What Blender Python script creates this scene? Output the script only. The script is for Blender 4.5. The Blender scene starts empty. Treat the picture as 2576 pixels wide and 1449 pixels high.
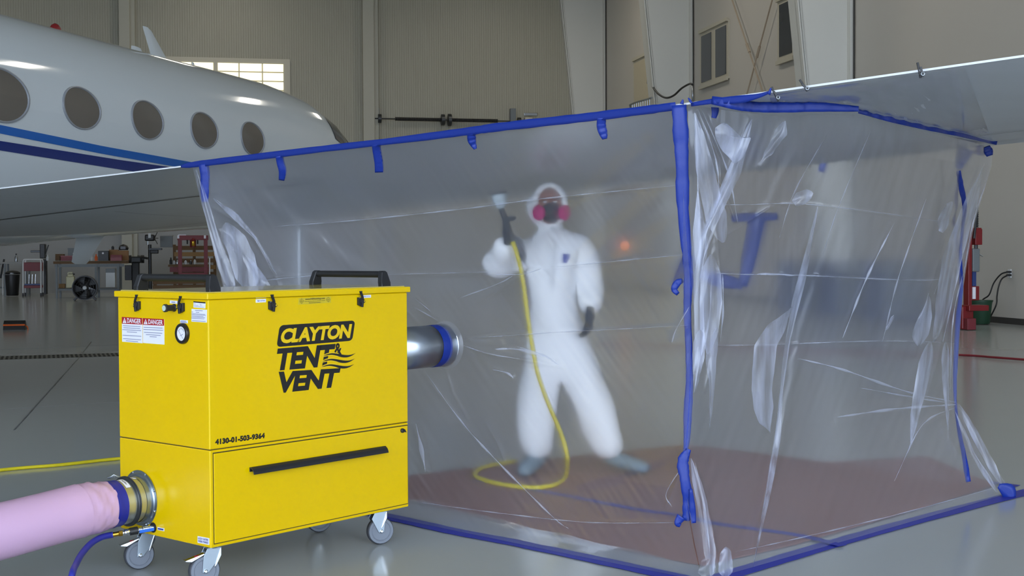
import bpy, math, random
import numpy as np
from mathutils import Vector, Matrix

random.seed(7)
rng = np.random.default_rng(7)
sc = bpy.context.scene
COL = sc.collection

# ------------------------------------------------------------------ camera
F_PX, PITCH, ROLL, CAM_H = 3345.0, 0.0269, -0.0050, 1.3235
CX, CY = 1288.0, 724.5
cam_data = bpy.data.cameras.new('camera')
cam_data.sensor_width = 36.0
cam_data.lens = 36.0 * F_PX / 2576.0
cam_data.clip_end = 400
cam = bpy.data.objects.new('camera', cam_data)
COL.objects.link(cam)
_fw = Vector((0, math.cos(PITCH), -math.sin(PITCH)))
_u0 = Vector((0, math.sin(PITCH), math.cos(PITCH)))
_r0 = Vector((1, 0, 0))
_rt = _r0 * math.cos(ROLL) + _u0 * math.sin(ROLL)
_up = -_r0 * math.sin(ROLL) + _u0 * math.cos(ROLL)
_m = Matrix((_rt, _up, -_fw)).transposed().to_4x4()
_m.translation = Vector((0, 0, CAM_H))
cam.matrix_world = _m
sc.camera = cam

# ------------------------------------------------------------------ light
world = bpy.data.worlds.new('daylight')
sc.world = world
world.use_nodes = True
wn = world.node_tree
wn.nodes['Background'].inputs[0].default_value = (0.70, 0.82, 1.0, 1)
wn.nodes['Background'].inputs[1].default_value = 5.9

U2 = Vector((0.98, 0.20, 0.0)).normalized()      # along the back wall, to the right
V2 = Vector((-0.20, 0.98, 0.0)).normalized()     # into the hangar
C0 = Vector((3.51, 50.0, 0.0))                     # inside corner of back wall and right wall

def hangar(a, b, z=0.0):
    """a metres to the right of the corner along the back wall, b metres behind it"""
    return C0 + U2 * a + V2 * b + Vector((0, 0, z))

def area_light(name, loc, sx, sy, power, color, direction=(0, 0, -1)):
    d = bpy.data.lights.new(name, 'AREA')
    d.shape = 'RECTANGLE'; d.size = sx; d.size_y = sy
    d.energy = power; d.color = color
    o = bpy.data.objects.new(name, d)
    COL.objects.link(o)
    o.location = loc
    o.rotation_euler = Vector(direction).to_track_quat('-Z', 'Y').to_euler()
    return o

for a_, b_ in [(-4, -6), (-14, -4), (-25, -3), (-5, -15), (-5, -24), (-5, -33)]:  # unseen area lights added to brighten the back and right walls
    area_light('wall_fill_light', hangar(a_, b_, 11.6), 1.6, 0.8, 90 if b_ > -5 else 125, (1.0, 0.94, 0.82))

if hasattr(sc, 'cycles'):
    sc.cycles.max_bounces = 7
    sc.cycles.adaptive_threshold = 0.03
    sc.cycles.diffuse_bounces = 4
    sc.cycles.glossy_bounces = 3
    sc.cycles.transmission_bounces = 6
    sc.cycles.transparent_max_bounces = 12
vs = sc.view_settings
vs.view_transform = 'Standard'
vs.look = 'None'
vs.exposure = 0.0
vs.gamma = 1.0
vs.use_curve_mapping = False

# ------------------------------------------------------------------ helpers
def ray(px, py):
    return _fw + _rt * ((px - CX) / F_PX) + _up * ((CY - py) / F_PX)

def at(px, py, Y):
    d = ray(px, py)
    return Vector((0, 0, CAM_H)) + d * (Y / d.y)

def onz(px, py, z=0.0):
    d = ray(px, py)
    return Vector((0, 0, CAM_H)) + d * ((z - CAM_H) / d.z)

def onplane(px, py, p0, n):
    d = ray(px, py); o = Vector((0, 0, CAM_H))
    return o + d * ((Vector(p0) - o).dot(n) / d.dot(n))

def project(P):
    """numpy (n,3) -> (n,2) pixels"""
    P = np.asarray(P, float) - np.array([0, 0, CAM_H])
    d = P @ np.array(_fw)
    return np.stack([CX + F_PX * (P @ np.array(_rt)) / d, CY - F_PX * (P @ np.array(_up)) / d], -1)

def interp(pts, t):
    """piecewise-linear through pts (list of tuples, first entry is the parameter)"""
    pts = sorted(pts)
    xs = [p[0] for p in pts]
    return [float(np.interp(t, xs, [p[k] for p in pts])) for k in range(1, len(pts[0]))]

def poly_at(pts, t):
    """point at fraction t of the length of a polyline"""
    P = np.array(pts, float)
    L = np.r_[0, np.cumsum(np.linalg.norm(np.diff(P, axis=0), axis=1))]
    L /= L[-1]
    t = np.asarray(t, float)
    return np.stack([np.interp(t, L, P[:, k]) for k in range(P.shape[1])], -1)

def smooth_poly(pts, n):
    """Catmull-Rom through pts, n samples"""
    P = [Vector(p) for p in pts]
    P = [P[0] * 2 - P[1]] + P + [P[-1] * 2 - P[-2]]
    m = len(P) - 3
    out = []
    for i in range(n):
        s = i / (n - 1) * m
        k = min(int(s), m - 1); t = s - k
        a, b, c, d = P[k:k + 4]
        out.append(0.5 * ((2 * b) + (c - a) * t + (2 * a - 5 * b + 4 * c - d) * t * t + (3 * b - a - 3 * c + d) * t ** 3))
    return out

# ------------------------------------------------------------------ materials
MATS = {}
def srgb(r, g, b):
    f = lambda c: (c / 255 / 12.92) if c <= 10.3 else ((c / 255 + 0.055) / 1.055) ** 2.4
    return (f(r), f(g), f(b), 1)

def mat(name, rgb, rough=0.5, metal=0.0, var=0.06, scale=8.0, bump=0.0, bscale=60.0, spec=0.5, coat=0.0, emit=0.0, stretch=None):
    if name in MATS: return MATS[name]
    m = bpy.data.materials.new(name); m.use_nodes = True
    nt = m.node_tree; b = nt.nodes['Principled BSDF']
    c = srgb(*rgb)
    tc = nt.nodes.new('ShaderNodeTexCoord')
    src = tc.outputs['Object']
    if stretch:
        mp = nt.nodes.new('ShaderNodeMapping'); mp.inputs['Scale'].default_value = stretch
        nt.links.new(src, mp.inputs['Vector']); src = mp.outputs['Vector']
    nz = nt.nodes.new('ShaderNodeTexNoise'); nz.inputs['Scale'].default_value = scale; nz.inputs['Detail'].default_value = 4
    nt.links.new(src, nz.inputs['Vector'])
    mx = nt.nodes.new('ShaderNodeMix'); mx.data_type = 'RGBA'
    mx.inputs[6].default_value = tuple(x * (1 - var) for x in c[:3]) + (1,)
    mx.inputs[7].default_value = tuple(min(1, x * (1 + var)) for x in c[:3]) + (1,)
    nt.links.new(nz.outputs['Fac'], mx.inputs[0])
    nt.links.new(mx.outputs[2], b.inputs['Base Color'])
    b.inputs['Roughness'].default_value = rough
    b.inputs['Metallic'].default_value = metal
    b.inputs['Specular IOR Level'].default_value = spec
    b.inputs['Coat Weight'].default_value = coat
    if emit:
        b.inputs['Emission Color'].default_value = c
        b.inputs['Emission Strength'].default_value = emit
    if bump:
        n2 = nt.nodes.new('ShaderNodeTexNoise'); n2.inputs['Scale'].default_value = bscale; n2.inputs['Detail'].default_value = 3
        nt.links.new(src, n2.inputs['Vector'])
        bp = nt.nodes.new('ShaderNodeBump'); bp.inputs['Strength'].default_value = bump; bp.inputs['Distance'].default_value = 0.01
        nt.links.new(n2.outputs['Fac'], bp.inputs['Height']); nt.links.new(bp.outputs['Normal'], b.inputs['Normal'])
    MATS[name] = m
    return m

def ribbed(name, rgb, period, axis, rough=0.5):
    """painted ribbed metal cladding: ribs run up the wall"""
    m = mat(name, rgb, rough, var=0.05, scale=0.4)
    nt = m.node_tree; b = nt.nodes['Principled BSDF']
    geo = nt.nodes.new('ShaderNodeNewGeometry')
    dot = nt.nodes.new('ShaderNodeVectorMath'); dot.operation = 'DOT_PRODUCT'
    dot.inputs[1].default_value = (axis.x, axis.y, 0)
    nt.links.new(geo.outputs['Position'], dot.inputs[0])
    k = nt.nodes.new('ShaderNodeMath'); k.operation = 'MULTIPLY'; k.inputs[1].default_value = 2 * math.pi / period
    nt.links.new(dot.outputs['Value'], k.inputs[0])
    s = nt.nodes.new('ShaderNodeMath'); s.operation = 'SINE'; nt.links.new(k.outputs[0], s.inputs[0])
    pw = nt.nodes.new('ShaderNodeMapRange'); pw.inputs[1].default_value = 0.55; pw.inputs[2].default_value = 0.95
    nt.links.new(s.outputs[0], pw.inputs[0])
    bp = nt.nodes.new('ShaderNodeBump'); bp.inputs['Strength'].default_value = 0.55; bp.inputs['Distance'].default_value = 0.03
    nt.links.new(pw.outputs[0], bp.inputs['Height']); nt.links.new(bp.outputs['Normal'], b.inputs['Normal'])
    return m

def film(name, haze=0.10, tint=(0.74, 0.80, 1.0), rough=0.10, blur=0.6, blur_rough=0.85, streak_haze=False):
    """clear polythene: see-through, a little milky, glossy"""
    if name in MATS: return MATS[name]
    m = bpy.data.materials.new(name); m.use_nodes = True
    nt = m.node_tree; N = nt.nodes; L = nt.links
    N.remove(N['Principled BSDF'])
    out = N['Material Output']
    tr = N.new('ShaderNodeBsdfTransparent'); tr.inputs[0].default_value = (1, 1, 1, 1)
    rf = N.new('ShaderNodeBsdfRefraction'); rf.inputs['Color'].default_value = (1, 1, 1, 1)
    rf.inputs['IOR'].default_value = 1.009; rf.inputs['Roughness'].default_value = blur_rough
    m1 = N.new('ShaderNodeMixShader'); m1.inputs[0].default_value = blur
    L.new(tr.outputs[0], m1.inputs[1]); L.new(rf.outputs[0], m1.inputs[2])
    df = N.new('ShaderNodeBsdfDiffuse'); df.inputs[0].default_value = tint + (1,)
    tl = N.new('ShaderNodeBsdfTranslucent'); tl.inputs[0].default_value = tint + (1,)
    m2 = N.new('ShaderNodeMixShader'); m2.inputs[0].default_value = 0.4
    L.new(df.outputs[0], m2.inputs[1]); L.new(tl.outputs[0], m2.inputs[2])
    tc = N.new('ShaderNodeTexCoord')
    nz = N.new('ShaderNodeTexNoise'); nz.inputs['Scale'].default_value = 2.2; nz.inputs['Detail'].default_value = 5
    L.new(tc.outputs['Object'], nz.inputs['Vector'])
    if streak_haze:      # folds: bright reflection streaks painted into the haze, along their length
        mp = N.new('ShaderNodeMapping'); mp.inputs['Scale'].default_value = (14, 14, 1.6)
        L.new(tc.outputs['Object'], mp.inputs['Vector']); L.new(mp.outputs['Vector'], nz.inputs['Vector']); nz.inputs['Scale'].default_value = 1.6
    mr = N.new('ShaderNodeMapRange'); mr.inputs[1].default_value = 0.36 if streak_haze else 0.3; mr.inputs[2].default_value = 0.66 if streak_haze else 0.75
    mr.inputs[3].default_value = haze * (0.3 if streak_haze else 0.8); mr.inputs[4].default_value = haze * (1.9 if streak_haze else 1.2)
    L.new(nz.outputs['Fac'], mr.inputs[0])
    m3 = N.new('ShaderNodeMixShader'); L.new(mr.outputs[0], m3.inputs[0])
    L.new(m1.outputs[0], m3.inputs[1]); L.new(m2.outputs[0], m3.inputs[2])
    gl = N.new('ShaderNodeBsdfGlossy'); gl.inputs['Roughness'].default_value = rough; gl.inputs[0].default_value = (0.95, 0.97, 1, 1)
    fr = N.new('ShaderNodeFresnel')      # a thin sheet reflects alike from both faces
    geo = N.new('ShaderNodeNewGeometry'); io = N.new('ShaderNodeMapRange')
    io.inputs[3].default_value = 1.45; io.inputs[4].default_value = 1 / 1.45
    L.new(geo.outputs['Backfacing'], io.inputs[0]); L.new(io.outputs[0], fr.inputs[0])
    n2 = N.new('ShaderNodeTexNoise'); n2.inputs['Scale'].default_value = 26; n2.inputs['Detail'].default_value = 4
    L.new(tc.outputs['Object'], n2.inputs['Vector'])
    bp = N.new('ShaderNodeBump'); bp.inputs['Strength'].default_value = 0.12; bp.inputs['Distance'].default_value = 0.01
    L.new(n2.outputs['Fac'], bp.inputs['Height']); L.new(bp.outputs['Normal'], gl.inputs['Normal'])
    m4 = N.new('ShaderNodeMixShader'); L.new(fr.outputs[0], m4.inputs[0])
    L.new(m3.outputs[0], m4.inputs[1]); L.new(gl.outputs[0], m4.inputs[2])
    L.new(m4.outputs[0], out.inputs['Surface'])
    MATS[name] = m
    return m

# ------------------------------------------------------------------ scene tree
FRAME = {}          # object name -> its world matrix (things never nest frames: parts sit at identity)
def tag(o, label=None, cat=None, group=None, kind=None):
    if label: o['label'] = label
    if cat: o['category'] = cat
    if group: o['group'] = group
    if kind: o['kind'] = kind
    return o

def thing(name, label, cat, loc=(0, 0, 0), rz=0.0, group=None, kind=None):
    o = bpy.data.objects.new(name, None)
    COL.objects.link(o)
    o.empty_display_size = 0.1
    o.location = loc; o.rotation_euler = (0, 0, rz)
    FRAME[o.name] = Matrix.Translation(Vector(loc)) @ Matrix.Rotation(rz, 4, 'Z')
    return tag(o, label, cat, group, kind)

def rot_to(d):
    d = Vector(d).normalized()
    return d.to_track_quat('Z', 'Y').to_matrix()

class MB:
    def __init__(self): self.v = []; self.f = []
    def add(self, verts, faces):
        n = len(self.v)
        self.v += [Vector(p) for p in verts]
        self.f += [tuple(n + i for i in q) for q in faces]
        return self
    def box(self, a, b):
        x0, y0, z0 = a; x1, y1, z1 = b
        return self.add([(x0, y0, z0), (x1, y0, z0), (x1, y1, z0), (x0, y1, z0), (x0, y0, z1), (x1, y0, z1), (x1, y1, z1), (x0, y1, z1)],
                        [(0, 3, 2, 1), (4, 5, 6, 7), (0, 1, 5, 4), (1, 2, 6, 5), (2, 3, 7, 6), (3, 0, 4, 7)])
    def obox(self, c, ex, ey, ez):
        """oriented box: centre and three half-extent vectors"""
        c, ex, ey, ez = map(Vector, (c, ex, ey, ez))
        P = [c + ex * i + ey * j + ez * k for k in (-1, 1) for i, j in ((-1, -1), (1, -1), (1, 1), (-1, 1))]
        return self.add(P, [(0, 3, 2, 1), (4, 5, 6, 7), (0, 1, 5, 4), (1, 2, 6, 5), (2, 3, 7, 6), (3, 0, 4, 7)])
    def bar(self, p, q, w, h, up=(0, 0, 1)):
        p, q = Vector(p), Vector(q); d = (q - p)
        s = d.cross(Vector(up))
        if s.length < 1e-6: s = d.cross(Vector((1, 0, 0)))
        s.normalize(); u = s.cross(d).normalized()
        return self.obox((p + q) / 2, s * w / 2, u * h / 2, d / 2)
    def tube(self, pts, r, n=12, caps=True, flat=None):
        P = [Vector(p) for p in pts]
        R = r if isinstance(r, (list, tuple)) else [r] * len(P)
        ref = None; rings = []
        base = len(self.v)
        for i, p in enumerate(P):
            d = (P[min(i + 1, len(P) - 1)] - P[max(i - 1, 0)]).normalized()
            if ref is None:
                ref = d.orthogonal().normalized()
            ref = (ref - d * ref.dot(d)).normalized()
            b = d.cross(ref)
            for k in range(n):
                a = 2 * math.pi * k / n
                self.v.append(p + (ref * math.cos(a) + b * math.sin(a)) * R[i])
        for i in range(len(P) - 1):
            for k in range(n):
                a = base + i * n + k; c = base + i * n + (k + 1) % n
                self.f.append((a, c, c + n, a + n))
        if caps:
            self.f.append(tuple(base + k for k in reversed(range(n))))
            self.f.append(tuple(base + (len(P) - 1) * n + k for k in range(n)))
        return self
    def cyl(self, p, q, r, n=20, r2=None):
        return self.tube([p, q], [r, r if r2 is None else r2], n)
    def lathe(self, p, d, prof, n=24, caps=True):
        """profile [(t along d, radius)] revolved about the line p + t d"""
        M = rot_to(d); p = Vector(p); base = len(self.v)
        for t, r in prof:
            for k in range(n):
                a = 2 * math.pi * k / n
                self.v.append(p + M @ Vector((r * math.cos(a), r * math.sin(a), t)))
        for i in range(len(prof) - 1):
            for k in range(n):
                a = base + i * n + k; c = base + i * n + (k + 1) % n
                self.f.append((a, c, c + n, a + n))
        if caps:
            self.f.append(tuple(base + k for k in reversed(range(n))))
            self.f.append(tuple(base + (len(prof) - 1) * n + k for k in range(n)))
        return self
    def ring(self, p, d, r0, r1, h, n=32):
        """flat washer from p, height h along d"""
        return self.lathe(p, d, [(0, r0), (0, r1), (h, r1), (h, r0), (0, r0)], n, caps=False)
    def prism(self, poly, ext):
        """polygon (3-D points) extruded by a vector"""
        P = [Vector(p) for p in poly]; e = Vector(ext); n = len(P)
        self.add(P + [p + e for p in P], [tuple(range(n - 1, -1, -1)), tuple(range(n, 2 * n))] + [(i, (i + 1) % n, (i + 1) % n + n, i + n) for i in range(n)])
        return self
    def ball(self, c, rx, ry=None, rz=None, n=14, m=9):
        ry = rx if ry is None else ry; rz = rx if rz is None else rz
        c = Vector(c); base = len(self.v)
        for i in range(m + 1):
            t = math.pi * i / m
            for k in range(n):
                a = 2 * math.pi * k / n
                self.v.append(c + Vector((rx * math.sin(t) * math.cos(a), ry * math.sin(t) * math.sin(a), rz * math.cos(t))))
        for i in range(m):
            for k in range(n):
                a = base + i * n + k; b = base + i * n + (k + 1) % n
                self.f.append((a, a + n, b + n, b))
        return self
    def grid(self, rows):
        """rows of points -> quads"""
        nr, nc = len(rows), len(rows[0]); base = len(self.v)
        for r in rows: self.v += [Vector(p) for p in r]
        for i in range(nr - 1):
            for j in range(nc - 1):
                a = base + i * nc + j
                self.f.append((a, a + 1, a + nc + 1, a + nc))
        return self
    def move(self, M):
        self.v = [M @ p for p in self.v]; return self
    def build(self, name, m, parent=None, world=False, smooth=False, bevel=0.0, thick=0.0, sub=0, label=None):
        me = bpy.data.meshes.new(name)
        V = self.v
        if world and parent is not None:
            Mi = top_frame(parent).inverted()
            V = [Mi @ p for p in V]
        me.from_pydata([tuple(p) for p in V], [], self.f)
        me.validate(clean_customdata=False)
        me.update()
        o = bpy.data.objects.new(name, me); COL.objects.link(o)
        me.materials.append(MATS[m] if isinstance(m, str) else m)
        if smooth:
            me.polygons.foreach_set('use_smooth', [True] * len(me.polygons))
            if smooth != 'all':
                try: me.set_sharp_from_angle(angle=math.radians(40))
                except Exception: pass
        if parent is not None: o.parent = parent
        if thick:
            md = o.modifiers.new('solid', 'SOLIDIFY'); md.thickness = thick; md.offset = 0
        if bevel:
            md = o.modifiers.new('bevel', 'BEVEL'); md.width = bevel; md.segments = 2; md.limit_method = 'ANGLE'; md.angle_limit = math.radians(50)
        if sub:
            md = o.modifiers.new('sub', 'SUBSURF'); md.levels = sub; md.render_levels = sub
        if label: o['label'] = label
        return o

def top_frame(o):
    while o.parent is not None: o = o.parent
    return FRAME.get(o.name, Matrix.Identity(4))

def single(mb, name, m, label, cat, group=None, kind=None, origin=None, **kw):
    """a thing that is one mesh; its origin moves to its base"""
    c = Vector(origin) if origin is not None else Vector((sum(p.x for p in mb.v) / len(mb.v), sum(p.y for p in mb.v) / len(mb.v), min(p.z for p in mb.v)))
    mb.v = [p - c for p in mb.v]
    o = mb.build(name, m, **kw)
    o.location = c
    FRAME[o.name] = Matrix.Translation(c)
    return tag(o, label, cat, group, kind)

def structure(mb, name, m, parent=None, **kw):
    o = mb.build(name, m, parent, **kw)
    if parent is None: o['kind'] = 'structure'
    return o

def copy_tree(o, parent=None):
    c = o.copy(); COL.objects.link(c); c.parent = parent
    for ch in [x for x in COL.objects if x.parent == o]:
        copy_tree(ch, c)
    return c

_text_cache = {}
def text_mesh(s, bold=0.0, shear=0.0, space=1.0):
    """letters as flat polygons, scaled to cap height 1, lower-left at 0,0 -> (verts2d, faces, width)"""
    key = (s, bold, shear, space)
    if key in _text_cache: return _text_cache[key]
    cu = bpy.data.curves.new('letters', 'FONT'); cu.body = s; cu.size = 1.0
    cu.offset = bold; cu.shear = shear; cu.space_character = space; cu.resolution_u = 4
    ob = bpy.data.objects.new('letters', cu); COL.objects.link(ob)
    dg = bpy.context.evaluated_depsgraph_get()
    me = bpy.data.meshes.new_from_object(ob.evaluated_get(dg))
    v = np.array([p.co[:2] for p in me.vertices]) if len(me.vertices) else np.zeros((0, 2))
    f = [tuple(p.vertices) for p in me.polygons]
    bpy.data.objects.remove(ob); bpy.data.curves.remove(cu); bpy.data.meshes.remove(me)
    v = v - v.min(0)
    h = v[:, 1].max()
    v = v / h
    r = (v, f, v[:, 0].max())
    _text_cache[key] = r
    return r

def lettering(name, s, m, parent, place, w, h, bold=0.0, shear=0.0, space=1.0, depth=0.0008, world=False):
    """text filling the w x h rectangle; place(x, y) -> 3-D point, with x right and y up"""
    v, f, W = text_mesh(s, bold, shear, space)
    mb = MB(); mb.add([place(p[0] / W * w, p[1] * h) for p in v], f)
    return mb.build(name, m, parent, world=world)
# ------------------------------------------------------------------ materials used all over
mat('floor_epoxy', (172, 176, 176), 0.16, var=0.05, scale=0.35, bump=0.03, bscale=3.0, spec=0.5)
mat('apron_concrete', (188, 184, 176), 0.8, var=0.06, scale=0.8)
ribbed('ribbed_wall', (168, 164, 148), 0.084, U2, 0.5)
mat('plain_wall', (200, 195, 186), 0.6, var=0.03, scale=0.5)
mat('low_wall', (158, 157, 154), 0.6, var=0.03, scale=0.5)
mat('column_paint', (214, 214, 208), 0.5, var=0.03, scale=0.6)
mat('ceiling_paint', (190, 188, 176), 0.8, var=0.04, scale=0.6)
mat('trim_paint', (196, 190, 172), 0.5, var=0.03)
mat('dark_glass', (62, 66, 72), 0.08, var=0.05, scale=1.0)
mat('dark_base', (58, 56, 54), 0.6)
mat('black', (30, 30, 32), 0.45, var=0.1, scale=30)
mat('black_gloss', (24, 24, 26), 0.22, var=0.1)
mat('dark_metal', (66, 68, 70), 0.4, metal=0.6, var=0.1)
mat('steel', (170, 176, 182), 0.3, metal=1.0, var=0.06, scale=20)
mat('zinc', (150, 160, 168), 0.28, metal=0.9, var=0.08, scale=25)
mat('chrome', (215, 220, 225), 0.12, metal=1.0, var=0.03)
mat('white_paint', (222, 224, 226), 0.4, var=0.03)
mat('grey_paint', (112, 118, 122), 0.5, var=0.06)
mat('red_paint', (122, 22, 26), 0.4, var=0.1)
mat('maroon_paint', (120, 40, 48), 0.5, var=0.1)
mat('green_plastic', (28, 66, 44), 0.5, var=0.1)
mat('wood_pale', (150, 116, 72), 0.7, var=0.2, scale=5, stretch=(1, 1, 8))
mat('wood_dark', (104, 76, 46), 0.7, var=0.25, scale=5, stretch=(1, 1, 8))
mat('cardboard', (150, 112, 76), 0.8, var=0.1)
mat('cream_plastic', (200, 196, 160), 0.45, var=0.06)
mat('blue_paint', (40, 62, 120), 0.45, var=0.08)
mat('cloudy_plastic', (196, 200, 202), 0.4, var=0.05)
mat('yellow_plastic', (210, 186, 40), 0.4, var=0.05)
mat('orange_plastic', (220, 96, 30), 0.4, var=0.05)
mat('rope_rubber', (46, 46, 46), 0.6)

# ------------------------------------------------------------------ hangar shell
FB = -57      # open door plane, behind the camera
WALL_H = 13.0
floor = structure(MB().add([hangar(-46, FB), hangar(0.2, FB), hangar(0.2, 0.2), hangar(-46, 0.2)], [(0, 1, 2, 3)]), 'floor', 'floor_epoxy')
apron = structure(MB().add([hangar(-120, -150, -0.02), hangar(80, -150, -0.02), hangar(80, FB, -0.02), hangar(-120, FB, -0.02)], [(0, 1, 2, 3)]), 'ground_outside', 'apron_concrete')
def wall(name, a0, b0, a1, b1, m, nrm):
    p, q = hangar(a0, b0), hangar(a1, b1)
    return structure(MB().prism([p, q, q + Vector((0, 0, WALL_H)), p + Vector((0, 0, WALL_H))], Vector(nrm) * 0.2), name, m)
wall_back = wall('wall_back', -46, 0, 0.2, 0, 'ribbed_wall', V2)
wall_right = wall('wall_right', 0, FB, 0, 0, 'plain_wall', U2)
wall_left = wall('wall_left', -46, FB, -46, 0, 'plain_wall', -U2)
structure(MB().prism([hangar(-46, FB, WALL_H), hangar(0.2, FB, WALL_H), hangar(0.2, 0.2, WALL_H), hangar(-46, 0.2, WALL_H)], (0, 0, 0.2)), 'ceiling', 'ceiling_paint')
# header above the open hangar door behind the camera
structure(MB().prism([hangar(-46, FB, 9.5), hangar(0.2, FB, 9.5), hangar(0.2, FB, WALL_H), hangar(-46, FB, WALL_H)], V2 * -0.2), 'wall_front', 'plain_wall')

# smooth white lower band of the back wall behind the benches
structure(MB().prism([hangar(-46, -0.06, 0), hangar(-8.0, -0.06, 0), hangar(-8.0, -0.06, 2.75), hangar(-46, -0.06, 2.75)], V2 * 0.06), 'wall_lining_back', 'low_wall')
structure(MB().prism([hangar(-0.03, FB, 0), hangar(-0.03, 0, 0), hangar(-0.03, 0, 0.11), hangar(-0.03, FB, 0.11)], U2 * 0.03), 'baseboard_right', 'dark_base')

# end-wall columns
def wall_a(px):       # position along the back wall (a) seen at this pixel column
    p = onplane(px, 300, C0, V2)
    return (p - C0).dot(U2)
for k, (x0, x1) in enumerate(((304, 331), (912, 940))):
    a0, a1 = wall_a(x0), wall_a(x1)
    structure(MB().prism([hangar(a0, -0.35, 0), hangar(a1, -0.35, 0), hangar(a1, -0.35, WALL_H), hangar(a0, -0.35, WALL_H)], V2 * 0.35), 'column_%d' % (k + 1), mat('end_column', (176, 173, 158), 0.5, var=0.03), bevel=0.01)
    structure(MB().prism([hangar(a1, -0.2, 0), hangar(a1 + 0.16, -0.2, 0), hangar(a1 + 0.16, -0.2, WALL_H), hangar(a1, -0.2, WALL_H)], V2 * 0.2), 'trim_%d' % (k + 1), 'end_column')

# tapered frame columns on the right wall
def wall_b(px):
    p = onplane(px, 300, C0, U2)
    return (p - C0).dot(V2)
col_b = [wall_b(1523), wall_b(1741), wall_b(2141)]
for k, b in enumerate(col_b):
    def web(z): return 0.62 + 0.105 * z
    cobj = structure(MB().prism([hangar(0, b, 0), hangar(-web(0), b, 0), hangar(-web(WALL_H), b, WALL_H), hangar(0, b, WALL_H)], V2 * 0.03), 'column_%d' % (k + 3), 'column_paint')
    fl = MB().prism([hangar(-web(0), b - 0.12, 0), hangar(-web(0), b + 0.38, 0), hangar(-web(WALL_H), b + 0.38, WALL_H), hangar(-web(WALL_H), b - 0.12, WALL_H)], U2 * 0.03)
    structure(fl, 'flange', 'column_paint', cobj)
    structure(MB().prism([hangar(-0.1, b - 0.16, 0), hangar(-0.1, b, 0), hangar(-0.1, b, WALL_H), hangar(-0.1, b - 0.16, WALL_H)], U2 * 0.1), 'outer_flange', 'column_paint', cobj)
    structure(MB().tube([hangar(-web(0.2) + 0.1, b - 0.03, 0.2), hangar(-web(12.5) + 0.1, b - 0.03, 12.5)], 0.025, 8), 'conduit', 'column_paint', cobj)
    structure(MB().tube([hangar(-0.03, b - 0.2, 0.2), hangar(-0.03, b - 0.2, 12.5)], 0.02, 8), 'cable', 'dark_base', cobj)

# ------------------------------------------------------------------ lit window in the back wall
win_glow = mat('window_glow', (255, 246, 208), 0.6, emit=1.25, var=0.02)
def back_pt(px, py, off=0.0):
    return onplane(px, py, C0 - V2 * off, V2)
pR = back_pt(718, 161); pL = back_pt(718 - 59.2 * 6, 161)
aR = (pR - C0).dot(U2); aL = (pL - C0).dot(U2); zT = pR.z
pw = (aR - aL) / 6; ph = pw * 23.3 / 59.2
wnd = structure(MB().prism([hangar(aL - 0.16, -0.07, zT - 7 * ph - 0.16), hangar(aR + 0.16, -0.07, zT - 7 * ph - 0.16), hangar(aR + 0.16, -0.07, zT + 0.16), hangar(aL - 0.16, -0.07, zT + 0.16)], V2 * 0.07), 'window_1', 'trim_paint')
g = 0.05
for i in range(6):
    for j in range(7):
        gl = 0.08 if (i % 3 == 0) else g / 2
        gr = 0.08 if (i % 3 == 2) else g / 2
        x0 = aL + i * pw + gl; x1 = aL + (i + 1) * pw - gr
        z1 = zT - j * ph - g / 2; z0 = zT - (j + 1) * ph + g / 2
        structure(MB().prism([hangar(x0, -0.09, z0), hangar(x1, -0.09, z0), hangar(x1, -0.09, z1), hangar(x0, -0.09, z1)], V2 * 0.02), 'pane', win_glow, wnd)

# ------------------------------------------------------------------ windows, braces and door on the right wall
def right_pt(px, py, off=0.0):
    return onplane(px, py, C0 - U2 * off, U2)
def wall_window(n, px0, px1, ytop, ybot, npanes, gap=0.12, glass='dark_glass'):
    """window on the right wall: px0 / px1 outer edges at mid height, y values at px0"""
    b0 = wall_b(px0); b1 = wall_b(px1)
    z1 = right_pt(px0, ytop).z; z0 = right_pt(px0, ybot).z
    fr = structure(MB().prism([hangar(-0.05, b0, z0), hangar(-0.05, b1, z0), hangar(-0.05, b1, z1), hangar(-0.05, b0, z1)], U2 * 0.05), 'window_%d' % n, 'trim_paint')
    t = 0.14
    span = (b1 - b0)
    s = 1 if span > 0 else -1
    w = (abs(span) - 2 * t - (npanes - 1) * gap * 3) / npanes
    for i in range(npanes):
        a = b0 + s * (t + i * (w + gap * 3)); c = a + s * w
        structure(MB().prism([hangar(-0.065, a, z0 + t), hangar(-0.065, c, z0 + t), hangar(-0.065, c, z1 - t), hangar(-0.065, a, z1 - t)], U2 * 0.012), 'pane', glass, fr)
    # reveal around the panes stands proud of the wall
    for zz in (z0, z1):
        structure(MB().prism([hangar(-0.11, b0, zz - 0.05), hangar(-0.11, b1, zz - 0.05), hangar(-0.11, b1, zz + 0.05), hangar(-0.11, b0, zz + 0.05)], U2 * 0.06), 'window_frame', 'trim_paint', fr)
    return fr
wall_window(2, 1765, 1836, 82, 222, 2)
wall_window(3, 1960, 2003, 2, 160, 1)
_d = wall_window(4, 1597, 1640, 152, 320, 1, glass=mat('door_cream', (196, 186, 160), 0.5))

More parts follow.
